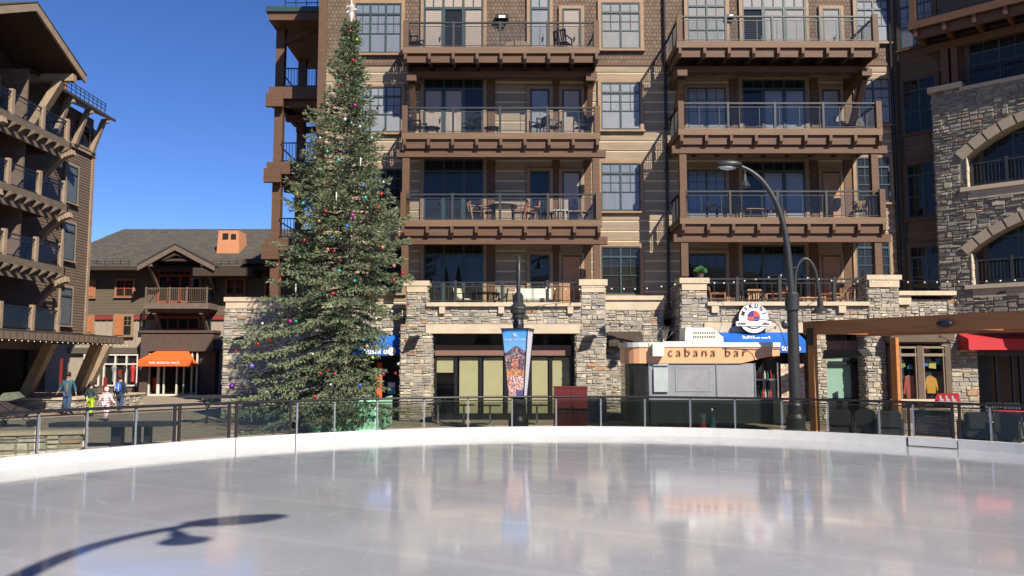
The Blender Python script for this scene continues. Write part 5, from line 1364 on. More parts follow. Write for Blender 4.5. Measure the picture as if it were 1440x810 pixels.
m=MB(); m.box(xm(100),xm(197),YM-.28,YM-.0,0,Z(545,YM)); m.box(xm(100),xm(197),YM-.25,YM-.0,Z(497,YM),Z(489,YM)); m.box(X(194,520,YM-.3),X(198,520,YM-.3),YM-.3,YM,0,Z(490,YM)); m.box(X(139,520,YM),X(145,520,YM),YM-.28,YM,0,Z(497,YM)); m.build('shop_plinth',mat('olive_grey_panel',(.10,.085,.068),.7,.1,3),mo)
m=MB(); m.tube([(xm(298),YM-.2,Z(374,YM)),(xm(298),YM-.2,.2)],.07,8); m.tube([(xm(205),YM-.2,Z(462,YM)),(xm(205),YM-.2,Z(438,YM))],.06,8); m.build('downspout',M['black'],mo)
aw=awning('awning',X(197,505,YSm-.8),X(274,505,YSm-.8),YSm-.02,Z(515,YSm-.8),Z(494,YSm-.1),1.1,M['orange'],'orange awning over the far shop door',val=.42,tip=.75)
text('lettering','THE NORTH FACE',.21,(X(231,511,YSm-1.1),YSm-1.15,Z(510.5,YSm-1.12)),FRONT,M['wlet'],aw,bold=True,spacing=1.25)
awning('awning',X(286,480,YM-.8),X(318,480,YM-.8),YM-.11,Z(490,YM-.8),Z(473,YM),.9,M['navy'],'slate blue awning in the shade right of the orange awning',val=.05,tip=0)
m=MB(); y=YM-1.4; x=X(126,505,y); t=thing('hanging_shop_sign','white T shaped shop sign hanging by the far shop windows','sign',(x,y,Z(516,y)))
m.box(x-.32,x+.32,y,y+.06,Z(504.5,y),Z(501,y)); m.box(x-.08,x+.08,y,y+.06,Z(511,y),Z(504.5,y)-.001); m.build('sign_letter',M['wlet'],t)
m=MB(); m.box(x-.03,x+.03,y,YM,Z(498,y),Z(497,y)); m.tube([(x,y+.03,Z(498,y)),(x,y+.03,Z(501,y))],.02,5); m.build('bracket',M['black'],t)

# ------------------------------------------------------------ left building (facade runs away from the camera)
XW=-24.0; XDk=-22.3; lb=thing('balcony_building','tall brown lodge with stacked balconies and steep gable at the left edge','building',(XW,38,0))
m=MB(); m.box(XW-12,XW-.06,27,46,3.5,16.2); m.box(XW-12,XW-2.2,27,46,0,3.5); m.build('core_wall',M['lap'],lb)
m=MB(); z=3.6
while z<15.6: 
    m.add([(XW-.06,27,z),(XW-.06,46.02,z),(XW-.06,46.02,z+.15),(XW-.06,27,z+.15),(XW,27,z),(XW,46.02,z),(XW-.02,46.02,z+.15),(XW-.02,27,z+.15)],[(0,1,2,3),(4,7,6,5),(0,4,5,1),(3,2,6,7),(1,5,6,2),(0,3,7,4)]); z+=.155
m.build('lap_siding',M['lap'],lb)
m=MB(); m.box(XW-.1,XW+.06,45.85,46.1,3.6,15.6); m.box(XW-.05,XW+.12,40.3,46.15,14.0,14.2); m.build('corner_board',M['taupe'],lb)
TLb=Matrix.Translation((XW,0,0))@Matrix.Rotation(math.pi/2,4,'Z')   # local x -> +y, -y outward -> +x
def lwin(y0,y1,z0,z1,cols=2,blind='blindb'): return window(lb,TLb,y0,y1,z0,z1,-.01,cols=cols,blind=blind,trim='taupe',frame='teal',tw=.12,grid=False,gl='dimglass')
for z in (L[1],):
    pass
DKF=mat('brown_grey_deck_timber',(.165,.125,.09),.75,.2,2.5,.3,20)
LV=[6.95,10.1,13.25]
for z in (4.1,7.6,10.75): lwin(43.2,44.3,z+.2,z+2.2,cols=1)
lwin(44.3,45.3,14.3,15.5,cols=1,blind=None)
for z in LV:
    for y0 in (29.5,32.0,34.6,37.2): lwin(y0,y0+1.6,z+.1,z+2.3,cols=2,blind='blindb' if y0>33 and z>12 else None)
for i,z in enumerate(LV+[3.75]):
    y0,y1=28,40.2; m=MB(); gnd=(i==3)
    m.box(XW,XDk,y0,y1,z-.16,z-.002,1); m.box(XDk-.0,XDk+.14,y0,y1+.1,z-.3,z+.03,0); m.box(XW,XDk+.14,y1+.0,y1+.14,z-.3,z+.03,0)
    m.box(XDk-.2,XDk-.06,y0,y1,z-.85,z-.301,0); m.box(XW,XDk-.06,y1-.14,y1,z-.6,z-.301,0)
    y=y0+.3
    while y<y1: 
        m.add([(XDk-.06,y-.07,z-.302),(XDk-.06,y+.07,z-.302),(XDk-.06,y+.07,z-.62),(XDk-.06,y-.07,z-.62),(XDk+.3,y-.07,z-.302),(XDk+.3,y+.07,z-.302),(XDk+.3,y+.07,z-.42),(XDk+.3,y-.07,z-.42)],[(0,1,2,3),(4,7,6,5),(0,4,5,1),(1,5,6,2),(2,6,7,3),(3,7,4,0)],0); y+=.72
    bo=m.build('balcony',[DKF,M['soffit']],lb)
    m=MB(); h=1.1
    ys_=[28.1,30.6,33.1,35.6,38.0,40.15]
    for y in ys_: m.box(XDk-.12,XDk+.06,y-.1,y+.1,z+.031,z+h+.12)
    m.box(XW+.1,XW+.25,40.05,40.25,z+.031,z+h+.12)
    m.build('rail_post',M['taupe'],bo)
    m=MB(); m.box(XDk-.06,XDk+.0,y0,y1,z+h-.06,z+h); m.box(XDk-.05,XDk-.01,y0,y1,z+.1,z+.14); m.box(XW+.2,XDk,y1-.08,y1-.03,z+h-.06,z+h); m.box(XDk-.04,XDk-.02,y0,y1,z+h-.24,z+h-.21)
    m.build('handrail',M['black'],bo)
    for a,b in zip(ys_[:-1],ys_[1:]):
        m=MB(); m.add([(XDk-.03,a+.12,z+.15),(XDk-.03,b-.12,z+.15),(XDk-.03,b-.12,z+h-.08),(XDk-.03,a+.12,z+h-.08)],[(0,1,2,3)]); m.build('glass_panel',M['railglass'],bo)
    if i<3:
        for yb_ in (34.4,40.0) if i<2 else ():
            m=MB(); pts=arc([(XW+.1,yb_,z+.25),(XW+.75,yb_,z+1.5),(XW+1.55,yb_,z+2.35),(XDk+.45,yb_,z+2.62)],4)
            for p,q in zip(pts[:-1],pts[1:]): m.beam(p,q+(q-p)*.08,.26,.36,up=(0,1,0))
            m.build('curved_brace',M['taupe'],bo)
        m=MB(); m.box(XW,XDk-.35,37.2,37.32,z,z+2.75); m.build('divider_wall',M['lap'],bo)
for yb_ in (34.4,40.0):
    z=3.75; m=MB(); pts=arc([(XW+.1,yb_,z+.25),(XW+.75,yb_,z+1.5),(XW+1.55,yb_,z+2.35),(XDk+.45,yb_,z+2.62)],4)
    for p,q in zip(pts[:-1],pts[1:]): m.beam(p,q+(q-p)*.08,.26,.36,up=(0,1,0))
    m.build('curved_brace',M['taupe'],lb)
# upper eave with raking struts and snow guard
m=MB(); m.prism([(XW-6,19.2),(-22.95,16.15),(-22.95,16.3),(-23.0,16.33),(XW-6,19.5)],38.5,46.3); m.build('upper_roof',M['soffit'],lb)
for y in (41.9,43.8,45.6):
    m=MB(); pts=[(XW+.1,y,14.2),(XW+.68,y,15.95),(XW+1,y,16.1)]
    m.beam(pts[0],pts[1],.24,.24,up=(0,1,0)); m.beam((XW+.6,y,15.98),(XW+1.0,y,16.02),.24,.22,up=(0,1,0)); m.build('raking_strut',M['taupe'],lb)
m=MB()
for q in (.15,.35,.5): m.box(-23.4,-23.37,40,46,16.6+q,16.63+q)
for y in np.arange(40,46,.45): m.box(-23.4,-23.37,y,y+.03,16.5,17.15)
m.build('snow_guard',M['black'],lb)
m=MB(); m.box(-26,-24.6,42.5,44,16,19.0); m.build('chimney',M['salmon'],lb)
# gable
yp,zp=35.2,18.3; ye,ze_=39.6,16.5; yn,zn=31.0,16.2
gx0,gx1=XW-8,-21.3
m=MB()
m.prism([(yp,zp),(ye,ze_),(ye,ze_-.22),(yp,zp-.25),(yn,zn-.22),(yn,zn)],gx0,gx1,0,axis='x'); gb=m.build('gable_roof',M['soffit'],lb)
m=MB(); m.prism([(yp,zp+.06),(ye+.05,ze_+.06),(ye+.05,ze_+.005),(yp,zp+.005),(yn-.05,zn+.005),(yn-.05,zn+.06)],gx0,gx1+.12,0,axis='x'); m.build('roof_covering',M['roof'],gb)
m=MB()
m.prism([(yp,zp-.02),(ye,ze_-.02),(ye,ze_-.36),(yp,zp-.38)],gx1,gx1+.1,0,axis='x'); m.prism([(yp,zp-.02),(yp,zp-.38),(yn,zn-.36),(yn,zn-.02)],gx1,gx1+.1,0,axis='x'); m.build('barge_board',M['taupe'],gb)
m=MB(); m.box(XW,gx1-.05,38.7,39.0,15.95,16.3); m.box(XW,gx1-.05,32.2,32.5,15.6,15.95); m.build('tie_beam',M['taupe'],gb)
m=MB(); m.beam((XW+.6,38.6,13.2),(gx1-.7,38.8,15.95),.34,.42,up=(0,1,0)); m.build('raking_column',M['taupe'],gb)
m=MB(); m.prism([(31.6,15.6),(39,15.6),(39,16.3),(yp,zp-.45),(31.6,16.2)],XW-.5,XW-.05,axis='x'); m.build('gable_wall',M['soffit'],gb)
# pergola canopy over the pavement and raking columns on a stone plinth
m=MB()
xe=-19.55
m.box(xe-.16,xe,30.5,41.2,3.45,3.54,0); m.box(XW,xe,41.0,41.2,3.3,3.52,0); m.box(XW,xe-.17,30.5,40.9,3.53,3.6,1)
y=30.7
while y<41: m.box(XW,xe+.22,y-.05,y+.05,3.22,3.5,0); y+=.42
x=XW+.3
while x<xe: m.box(x-.05,x+.05,41.2,41.5,3.2,3.5,0); x+=.3
cn=m.build('canopy',[mat('dark_canopy_timber',(.11,.08,.058),.8,.2,3),M['soffit']],lb)
y=30.6; EB=emis('small_warm_bulb',(1,.93,.8),.6)
while y<41.2: m=MB(); m.ell((xe+.24,y,3.15),.018,6); m.build('light_bulb',EB,cn); y+=.42
for (bx_,by_,tx_,ty_) in ((-22.75,38.4,-21.65,38.5),(-22.0,41.5,-20.9,41.3),(-22.9,44,-21.7,44)):
    m=MB(); m.beam((bx_,by_,.62),(tx_,ty_,3.25),.42,.44,up=(0,1,0)); m.build('raking_column',M['taupe'],lb)
m=MB(); stonebox(m,-27,-19.9,37.6,44.5,0,.6,.5,.2,sides='fr'); m.build('stone_plinth',ST,lb,attr=True)
m=MB(); m.box(-27,-19.82,37.5,44.6,.601,.68); m.build('plinth_cap',M['cap'],lb)
m=MB(); 
for x,hh,w_ in ((-24.6,2.2,.12),(-23.5,1.5,.8),(-22.2,1.2,.16),(-21.4,1.6,.16)): m.box(x,x+w_,44.7,44.8,.0,hh+.3)
for y in (30,33,36): m.box(XW-1.9,XW-1.8,y,y+1.2,.3,2.6)
m.build('red_shop_panel',mat('dark_red_panel',(.22,.02,.015),.6,.15,3),lb)
m=MB()
for y in (29,32,35,38,41,44): m.box(XW-2.15,XW-1.95,y,y+.3,0,3.3)
m.box(XW-2.17,XW-2.1,27,46,.0,3.3); m.build('shop_front',M['dark'],lb)

# ------------------------------------------------------------ plaza furniture near the fence, left
# low curved stone wall seen through the glass
m=MB(); t=thing('low_stone_wall','low curved stone wall seen through the glass fence at the far left','stone wall',(-11.6,21,0))
m.T=Matrix.Translation((-11.6,20.4,0))@Matrix.Rotation(R(18),4,'Z'); stonebox(m,-4,.9,0,.5,0,.52,.6,.2,sides='fr',mul=1.35); m.build('wall_body',ST,t,attr=True)
m=MB(m.T); m.box(-4.05,.97,-.07,.57,.521,.60); m.build('coping',M['cap'],t)
# dark slab table
def slab_table(lb_,loc,rz):
    t=thing('stone_table',lb_,'table',loc,world=False)
    m=MB(); m.prism([(-1.9,-.3),(-1.6,-.45),(1.0,-.45),(1.35,-.2),(1.35,.25),(1.0,.45),(-1.6,.45),(-1.9,.3)],.56,.66,0,axis='z'); m.build('tabletop',M['iron'],t)
    for x,lw in ((-.2,.13),(.3,.07),(.6,.07)): 
        m=MB(); m.box(x-lw,x+lw,-.15,.15,0,.559); m.build('leg',M['iron'],t)
    return put(t,loc,rz)
slab_table('long dark slab table with thick legs behind the glass fence at left',(X(172,600,22.6),22.8,0),R(6))
def stroller(loc,rz):
    t=thing('stroller','dark folded stroller with small wheels parked at the far left behind the fence','stroller',loc,world=False)
    m=MB(); m.prism([(-.5,.45),(.3,.35),(.5,.55),(.1,.7),(-.4,1.05),(-.6,.95)],-.25,.25); m.build('seat',mat('plum_black_cloth',(.03,.018,.022),.85,.3,8),t)
    m=MB(); 
    for y in (-.27,.27): m.tube([(-.75,y,1.12),(.55,y,.15)],.018,6); m.tube([(-.45,y,.1),(.1,y,.75)],.018,6)
    m.tube([(-.75,-.27,1.12),(-.75,.27,1.12)],.02,6); m.build('frame',M['black'],t)
    m=MB(); m.prism([(-.55,.95),(-.35,1.22),(0,1.25),(.22,1.05),(-.1,.95)],-.28,.28); m.build('canopy',mat('grey_green_canopy',(.12,.14,.09),.85,.3,8),t)
    for x,y in ((-.45,-.27),(-.45,.27),(.55,-.27),(.55,.27)):
        m=MB(); m.prism([(x+.13*math.cos(k*.524),.13+.13*math.sin(k*.524)) for k in range(12)],y-.02,y+.02); m.build('wheel',M['black'],t)
    return put(t,loc,rz)
stroller((X(22,575,29.5),29.5,0),R(15))
# perforated metal picnic table under the tree
px_=X(292,560,31.5)
t=thing('picnic_table','dark perforated metal table on a forked pedestal left of the fir tree','table',(px_,31.5,0),world=False)
m=MB()
nx=11
for i in range(nx):
    for j in range(5):
        x=-.2+2.1*i/(nx-1); y=-.55+1.1*j/4
        if j<4: m.box(x-.03,x+.03,y+.02,y+.255,1.02,1.05)
for j in range(5): y=-.55+1.1*j/4; m.box(-.25,1.95,y-.02,y+.02,1.021,1.051)
m.add([(-.9,-.6,.98),(-.2,-.6,.98),(-.2,.6,.98),(-.9,.6,.98),(-.9,-.6,1.03),(-.2,-.6,1.03),(-.2,.6,1.03),(-.9,.6,1.03)],[(0,3,2,1),(4,5,6,7),(0,1,5,4),(1,2,6,5),(2,3,7,6),(3,0,4,7)])
m.box(-.2,1.95,-.6,-.56,.96,1.05); m.box(-.2,1.95,.56,.6,.96,1.05); m.build('tabletop',M['iron'],t)
m=MB(); m.tube([(.0,0,.12),(.0,0,.6),(-.25,0,.98)],.05,8); m.tube([(.0,0,.55),(.25,0,.98)],.045,8)
for a in (0,1,2,3): m.tube([(.0,0,.18),(.55*math.cos(a*1.57+.4),.55*math.sin(a*1.57+.4),.02)],.03,6)
m.build('pedestal',M['iron'],t); put(t,(px_,31.5,0),R(-5))
# grey box planter far left by the shop windows
x=X(143,548,50); t=thing('barrel_planter','dark brown barrel planter by the far shop windows','planter',(x,50,0)); m=MB(); m.lathe([(.42,0),(.5,.3),(.5,.45),(.44,.75),(.36,.75),(.36,.6)],(x,50,0),16); m.build('barrel',M['shopbrown'],t)
m=MB(); m.ell((x,50,.78),(.38,.38,.14),10); m.build('soil_mound',mat('dry_planting',(.08,.06,.04),.95,.4,8,.8,20),t)

for z in (12.6,9.5,6.3):
    m=MB(); m.box(XW+.01,XW+.16,42.4,42.6,z,z+.32); m.box(XW+.01,XW+.2,42.36,42.64,z+.321,z+.37); m.build('wall_sconce',M['offwhite'],lb)
# ------------------------------------------------------------ furniture builders (local frame, facing -y)
def frame_chair(name,lb,cat,m1,m2=None,arms=True,h=.92,slat=True,w_=.56):
    t=thing(name,lb,cat,world=False); m2=m2 or m1; hw=w_/2
    m=MB(); 
    if slat:
        for i in range(6): m.box(-hw+.03,hw-.03,-.25+i*.085,-.25+i*.085+.065,.42,.445)
    else: m.box(-hw+.03,hw-.03,-.26,.26,.41,.46)
    m.build('seat',m2,t)
    m=MB()
    if slat:
        for i in range(6): x=-hw+.05+(w_-.1)*i/5; m.beam((x,.25,.46),(x,.36,h-.05),.05,.02)
        m.beam((-hw+.02,.365,h-.04),(hw-.02,.365,h-.04),.03,.07)
    else: m.add([(-hw+.03,.24,.47),(hw-.03,.24,.47),(hw-.03,.36,h),(-hw+.03,.36,h),(-hw+.03,.28,.47),(hw-.03,.28,.47),(hw-.03,.40,h),(-hw+.03,.40,h)],[(0,1,2,3),(4,7,6,5),(0,4,5,1),(1,5,6,2),(2,6,7,3),(3,7,4,0)])
    m.build('backrest',m2,t)
    for sx in (-1,1):
        for sy in (-1,1):
            m=MB(); x=sx*(hw-.01)
            if sy>0: m.beam((x,.22,0),(x,.37,h-.02) if slat or True else (x,.3,.9),.045,.045,up=(1,0,0))
            else: m.beam((x,-.25,0),(x,-.25,.64 if arms else .42),.045,.045,up=(1,0,0))
            m.build('leg',m1,t)
        if arms: m=MB(); m.beam((sx*(hw-.01),-.28,.655),(sx*(hw-.01),.30,.655),.06,.03); m.build('armrest',m1,t)
    return t
def table(name,lb,m1,top='round',r=.5,h=.72,ped=False):
    t=thing(name,lb,'table',world=False); m=MB()
    if top=='round': m.lathe([(r,h-.03),(r,h)],(0,0,0),20)
    else: m.box(-r,r,-r*.6,r*.6,h-.04,h)
    m.build('tabletop',m1,t)
    if ped:
        m=MB(); m.tube([(0,0,.03),(0,0,h-.03)],.035,8); m.lathe([(.26,0),(.26,.02),(.05,.05)],(0,0,0),14); m.build('pedestal',M['alu'],t)
    else:
        for sx in (-1,1):
            for sy in (-1,1): m=MB(); m.beam((sx*r*.72,sy*r*(.72 if top=='round' else .5),0),(sx*r*.6,sy*r*(.6 if top=='round' else .5),h-.04),.04,.04); m.build('leg',m1,t)
    return t
def loveseat(lb):
    t=thing('loveseat',lb,'loveseat',world=False)
    m=MB(); m.box(-.78,.78,-.36,.36,.12,.34); m.build('frame',M['black'],t)
    for s in (-1,0): m=MB(); m.box(s*.75+.01,s*.75+.74,-.34,.2,.345,.48); m.build('seat_cushion',M['sling'],t)
    for s in (-1,0): m=MB(); m.box(s*.75+.01,s*.75+.74,.21,.36,.45,.92); m.build('back_cushion',M['offwhite'],t)
    for s in (-1,1): m=MB(); m.tube(arc([(s*.82,-.34,0),(s*.84,-.34,.6),(s*.84,.1,.66),(s*.82,.3,.4),(s*.82,.34,0)],3),.02,6); m.build('armrest',M['black'],t)
    return t
def at(t,px,D,z,rz=0): return put(t,(X(px,400-(z-4)*33,D),D,z),rz)
pro={}
def item(kind,lb,px,D,z,rz,grp):
    if kind not in pro:
        f={'teak':lambda:frame_chair('patio_chair',lb,'chair',M['wood']),'red':lambda:frame_chair('patio_chair',lb,'chair',M['redwood']),
           'metal':lambda:frame_chair('metal_chair',lb,'chair',M['black']),'sling':lambda:frame_chair('sling_chair',lb,'chair',M['black'],M['sling'],slat=False),
           'tblack':lambda:table('round_table',lb,M['black'],'round',.62),'twood':lambda:table('low_table',lb,M['wood'],'rect',.45,.48),'tlow':lambda:table('low_table',lb,M['black'],'round',.34,.42),
           'twhite':lambda:table('side_table',lb,M['offwhite'],'rect',.3,.5),'cafe':lambda:table('cafe_table',lb,M['black'],'round',.42,.74,True)}[kind]
        t=pro[kind]=f()
    else: t=copytree(pro[kind])
    t['label']=lb; t['group']=grp
    return at(t,px,D,z,rz)
gc='chairs on the balconies'; gt_='tables on the balconies'
z4,z3,z2,z1=[L[i]+.01 for i in (4,3,2,1)]; zR=L[1]+.0
Dm=33.2
for a in [('metal','black metal chair on the top left balcony by its right end',792,Dm,z4,2.6,gc),
 ('metal','black metal chair at the left end of the top left balcony',584,Dm,z4,1.2,gc),
 ('metal','black metal chair at the left end of the third level left balcony',588,Dm,z3,1.2,gc),
 ('tlow','low black round table on the third level left balcony',608,Dm,z3,0,gt_),
 ('metal','black metal chair in front of the third level glass doors',662,Dm,z3,-.9,gc),
 ('tlow','small black table beside the board wall, third level left balcony',692,Dm,z3,0,gt_),
 ('metal','black metal chair before the narrow third level door',757,33.0,z3,-1.0,gc),
 ('metal','black metal chair by the wall post on the third level left balcony',777,Dm,z3,.4,gc),
 ('metal','black metal chair in the right corner of the third level left balcony',818,Dm,z3,-1.2,gc),
 ('teak','light teak chair left of the round table, second level left balcony',670,33.1,z2,1.9,gc),
 ('metal','black metal chair at the left side of the round table, second level',686,Dm,z2,1.4,gc),
 ('tblack','black round dining table on the second level left balcony',707,Dm,z2,0,gt_),
 ('red','reddish wooden chair right of the round table, second level left balcony',730,33.1,z2,-1.7,gc),
 ('red','second reddish wooden chair, nearer the narrow door, second level left balcony',745,33.3,z2,-1.4,gc),
 ('tlow','small black table beside the rail post, second level left balcony',768,Dm,z2,0,gt_),
 ('twhite','pale square side table on the second level left balcony',788,33.0,z2,0,gt_),
 ('twood','dark low teak table near the right end, second level left balcony',808,Dm,z2,0,gt_),
 ('twhite','pale square side table at the right end, second level left balcony',822,33.3,z2,0,gt_),
 ('sling','pale sling chair left of the small table on the left terrace',652,33.1,z1,.9,gc),
 ('tblack','black round table on the left stone terrace',681,33.2,z1,0,gt_),
 ('sling','pale sling chair right of the round table on the left terrace',699,33.1,z1,-.6,gc),
 ('tlow','low black table beside the loveseat on the left terrace',778,Dm,z1,0,gt_),
 ('tlow','low black table on the top right balcony',998,Dm,z4,0,gt_),
 ('metal','black metal chair by the left window, second level right balcony',1008,Dm-.2,z2,.6,gc),
 ('metal','black metal chair beside the first one, second level right balcony',1030,Dm-.1,z2,-.8,gc),
 ('twood','low teak table by the lamp arm, second level right balcony',1062,32.7,z2,0,gt_),
 ('twood','low teak table before the glass doors, second level right balcony',1090,32.8,z2,0,gt_),
 ('teak','teak chair at the right end of the second level right balcony',1207,32.8,z2,-.5,gc),
 ('red','reddish chair at the left end of the right terrace',1010,32.7,z1,1.3,gc),
 ('tblack','black round table on the right stone terrace',1052,32.8,z1,0,gt_),
 ('teak','teak chair behind the round table on the right terrace',1064,33.4,z1,0,gc),
 ('red','reddish chair right of the round table on the right terrace',1090,32.7,z1,-1.4,gc),
 ('red','reddish chair behind the lamp bell on the right terrace',1162,32.8,z1,1.2,gc),
 ('twood','low teak table near the lamp on the right terrace',1136,32.7,z1,0,gt_),
 ('teak','teak chair at the right end of the right terrace',1185,32.7,z1,-.8,gc)]: item(*a)
ls=loveseat('black framed loveseat with cream cushions on the left terrace'); at(ls,750,33.3,z1,0)
# arched fire table cover on the top balcony
c=Pt(728,62,33.2); t=thing('covered_table','low oval table under a brown cover on the top left balcony','table',(c.x,33.2,z4))
m=MB(); m.prism([(c.x-.6*math.cos(k*math.pi/12),z4+.12+.38*math.sin(k*math.pi/12)) for k in range(13)],32.95,33.5); m.build('cover',M['taupe'],t)
m=MB(); m.box(c.x-.5,c.x+.5,33.0,33.45,z4,z4+.119); m.build('base',M['black'],t)
# potted plant on the pier
c=Pt(985,388,YR+.35); zc0=Z(391,YR)+.0
t=thing('potted_plant','small bright green potted plant on the stone pier cap','plant',(c.x,YR+.35,zc0)); m=MB(); m.lathe([(.10,0),(.14,.2),(.15,.22),(.12,.22)],(c.x,YR+.35,zc0),14); m.build('pot',M['shopbrown'],t)
m=MB(); rr_=random.Random(3)
for i in range(420):
    d=Vector((rr_.gauss(0,1),rr_.gauss(0,1),abs(rr_.gauss(0,1))+.1)).normalized(); p=Vector((c.x,YR+.35,zc0+.24)); q=p+d*rr_.uniform(.16,.27); s=d.orthogonal().normalized()*.022
    m.add([p+d*.06-s*.4,q-s,q+d*.03,q+s],[(0,1,2,3)])
m.build('foliage',mat('bright_green_leaves',(.07,.22,.07),.6,.25,12),t,fix=False)
# bare tree left of kiosk
c=Vector((X(927,560,30),30,0)); t=thing('bare_tree','small leafless tree left of the cabana bar','tree',c)
def twig(m,p,d,l,r,dep,rn):
    q=p+d*l; m.tube([p,p+d*l*.5+Vector((rn.uniform(-.02,.02),rn.uniform(-.02,.02),0)),q],[r,r*.8,r*.6],5,cap=False)
    if dep==0: return
    for k in range(rn.choice((2,3,3))):
        nd=(d+Vector((rn.uniform(-.75,.75),rn.uniform(-.6,.6),rn.uniform(-.05,.5)))).normalized(); twig(m,p+d*l*rn.uniform(.55,1),nd,l*rn.uniform(.6,.85),r*.55,dep-1,rn)
bark=mat('pale_bare_bark',(.30,.27,.23),.9,.25,10)
m=MB(); m.tube([c,c+Vector((.03,0,1.7)),c+Vector((-.02,0,2.7))],[.045,.04,.03],7); m.build('trunk',bark,t)
m=MB(); rn=random.Random(11)
for i in range(7): twig(m,c+Vector((0,0,1.9+.15*i)),Vector((rn.uniform(-.5,.5),rn.uniform(-.4,.4),1)).normalized(),.62-.03*i,.018,3,rn)
m.build('branches',bark,t,fix=False)
# sushi door poster
y=33.95; m=MB(); a,b=X(545,550,y),X(556,550,y); m.box(a,b,y-.03,y,Z(554,y),Z(537,y)); m.box(a+.04,b-.04,y-.035,y-.031,Z(544,y),Z(538.5,y),1)
o=m.build('poster',[mat('bright_blue_poster',(.05,.38,.62),.5,.15,3),M['wlet']],origin=((a+b)/2,y,Z(546,y))); tag(o,'bright blue poster in the dark doorway right of the fir tree','poster')
# cafe tables in front of the left storefront
for px,D,lb in ((652,30.7,'black cafe table in front of the storefront, left of the middle lamp'),(689,30.4,'black cafe table next to the middle lamp on its left'),(755,30.6,'black cafe table next to the middle lamp on its right'),(616,31.5,'black cafe table by the stone pier at the storefront left end')):
    item('cafe',lb,px,D,0,0,'cafe tables before the storefront'); 
for o in [q for q in bpy.data.objects if q.get('group')=='cafe tables before the storefront']: o.location.z=0; o.location.x=X({30.7:652,30.4:689,30.6:755,31.5:616}[round(o.location.y,1)],590,o.location.y)
# folding chairs inside at the left of the storefront
for i,(px,rz) in enumerate(((622,.5),(634,-.6))):
    t=copytree(pro['metal']); t['label']='dark chair inside the open storefront bay, '+('left one' if i==0 else 'right one'); t['group']='chairs inside the storefront'; put(t,(X(px,560,33.9),33.9,0),rz)
# black wicker high backed chairs behind the fence
def wicker(lb):
    t=thing('wicker_chair',lb,'chair',world=False)
    m=MB(); m.prism([(-.28,.42),(.28,.42),(.30,.80),(.22,.88),(-.22,.88),(-.30,.80)],-.03,.03); 
    for i in range(9): m.box(-.27,.27,-.036,-.031,.45+i*.045,.468+i*.045)
    m.build('backrest',M['wicker'],t)
    m=MB(); m.box(-.28,.28,.031,.5,.2,.44); m.build('seat',M['wicker'],t)
    for s in (-1,1):
        m=MB(); m.box(s*.33-.04,s*.33+.04,-.0,.5,.0,.64); m.build('armrest',M['wicker'],t)
    m=MB(); m.box(-.28,.28,-.02,.5,.03,.199); m.build('base',M['wicker'],t)
    return t
wk=None
for px,D,lb in ((1182,25.0,'black wicker chair behind the fence, left of three by the cedar post'),(1217,24.7,'black wicker chair behind the fence, middle of three by the cedar post'),(1252,24.2,'black wicker chair behind the fence, next to the rules board'),(1414,22.6,'big black wicker chair behind the fence at the far right'),(1372,23.6,'black wicker chair behind the fence right of the gate')):
    if wk is None: wk=t=wicker(lb)
    else: t=copytree(wk)
    t['label']=lb; t['group']='black wicker chairs behind the rink fence'; put(t,(X(px,590,D),D,0),rnd.uniform(-.15,.15)-.25)
for i,(px,D) in enumerate(((1407,26.0),(1433,25.8))):
    t=copytree(pro['metal']); t['label']=('left' if i==0 else 'right')+' metal cafe chair in front of the red awning shop'; t['group']='cafe chairs at the red awning'; put(t,(X(px,560,D),D,0),.1); t.scale=(1,1,1.12)
t=thing('red_tray_table','low table with a flat red top behind the fence at the far right','table',(X(1420,575,24.5),24.5,0)); x=X(1420,575,24.5)
m=MB(); m.lathe([(.02,.86),(.30,.90),(.42,.86),(.40,.84),(.05,.84)],(x,24.5,0),20); m.build('tabletop',M['red'],t); m=MB(); m.tube([(x,24.5,0),(x,24.5,.85)],.04,8); m.lathe([(.25,0),(.25,.02),(.04,.04)],(x,24.5,0),12); m.build('pedestal',M['black'],t)
# rules board at the gate
ta,tb_=tof(1284,.42,.8),tof(1339,.42,.8); pa,pb=rink(ta,.42),rink(tb_,.42); an=math.atan2(pb.y-pa.y,pb.x-pa.x)
TR=Matrix.Translation((pa.x,pa.y,0))@Matrix.Rotation(an,4,'Z'); w_=(pb-pa).length; D0=(pa.y+pb.y)/2
t=thing('rules_board','maroon notice board with white text lines hung at the rink gate','notice board',(pa.x,pa.y,0))
m=MB(TR); m.box(.0,w_,-.02,.02,.28,.98); m.build('backing',M['black'],t)
m=MB(TR); m.box(.05,w_-.04,-.03,-.021,.30,.86); m.build('panel',mat('red_brown_panel',(.34,.085,.055),.5,.1,3),t)
m=MB(TR); m.box(w_*.32,w_*.72,-.036,-.031,.815,.838)
for i,k in enumerate((.95,.78,.62,.96,.30,.50,.72,.38,.97,.88,.96)): 
    x=.08; z=.78-i*.040
    while x<.06+k*(w_-.14): q=rnd.uniform(.025,.07); m.box(x,min(x+q,.06+k*(w_-.12)),-.036,-.031,z-.008,z+.008); x+=q+.012
m.build('text_lines',mat('pale_pink_text',(.95,.85,.8),.6,0),t)
text('heading','NORTHSTAR',.05,tuple(TR@Vector((w_*.5,-.03,.92))),(math.pi/2,0,an),M['steelgrey'],t,depth=.002)
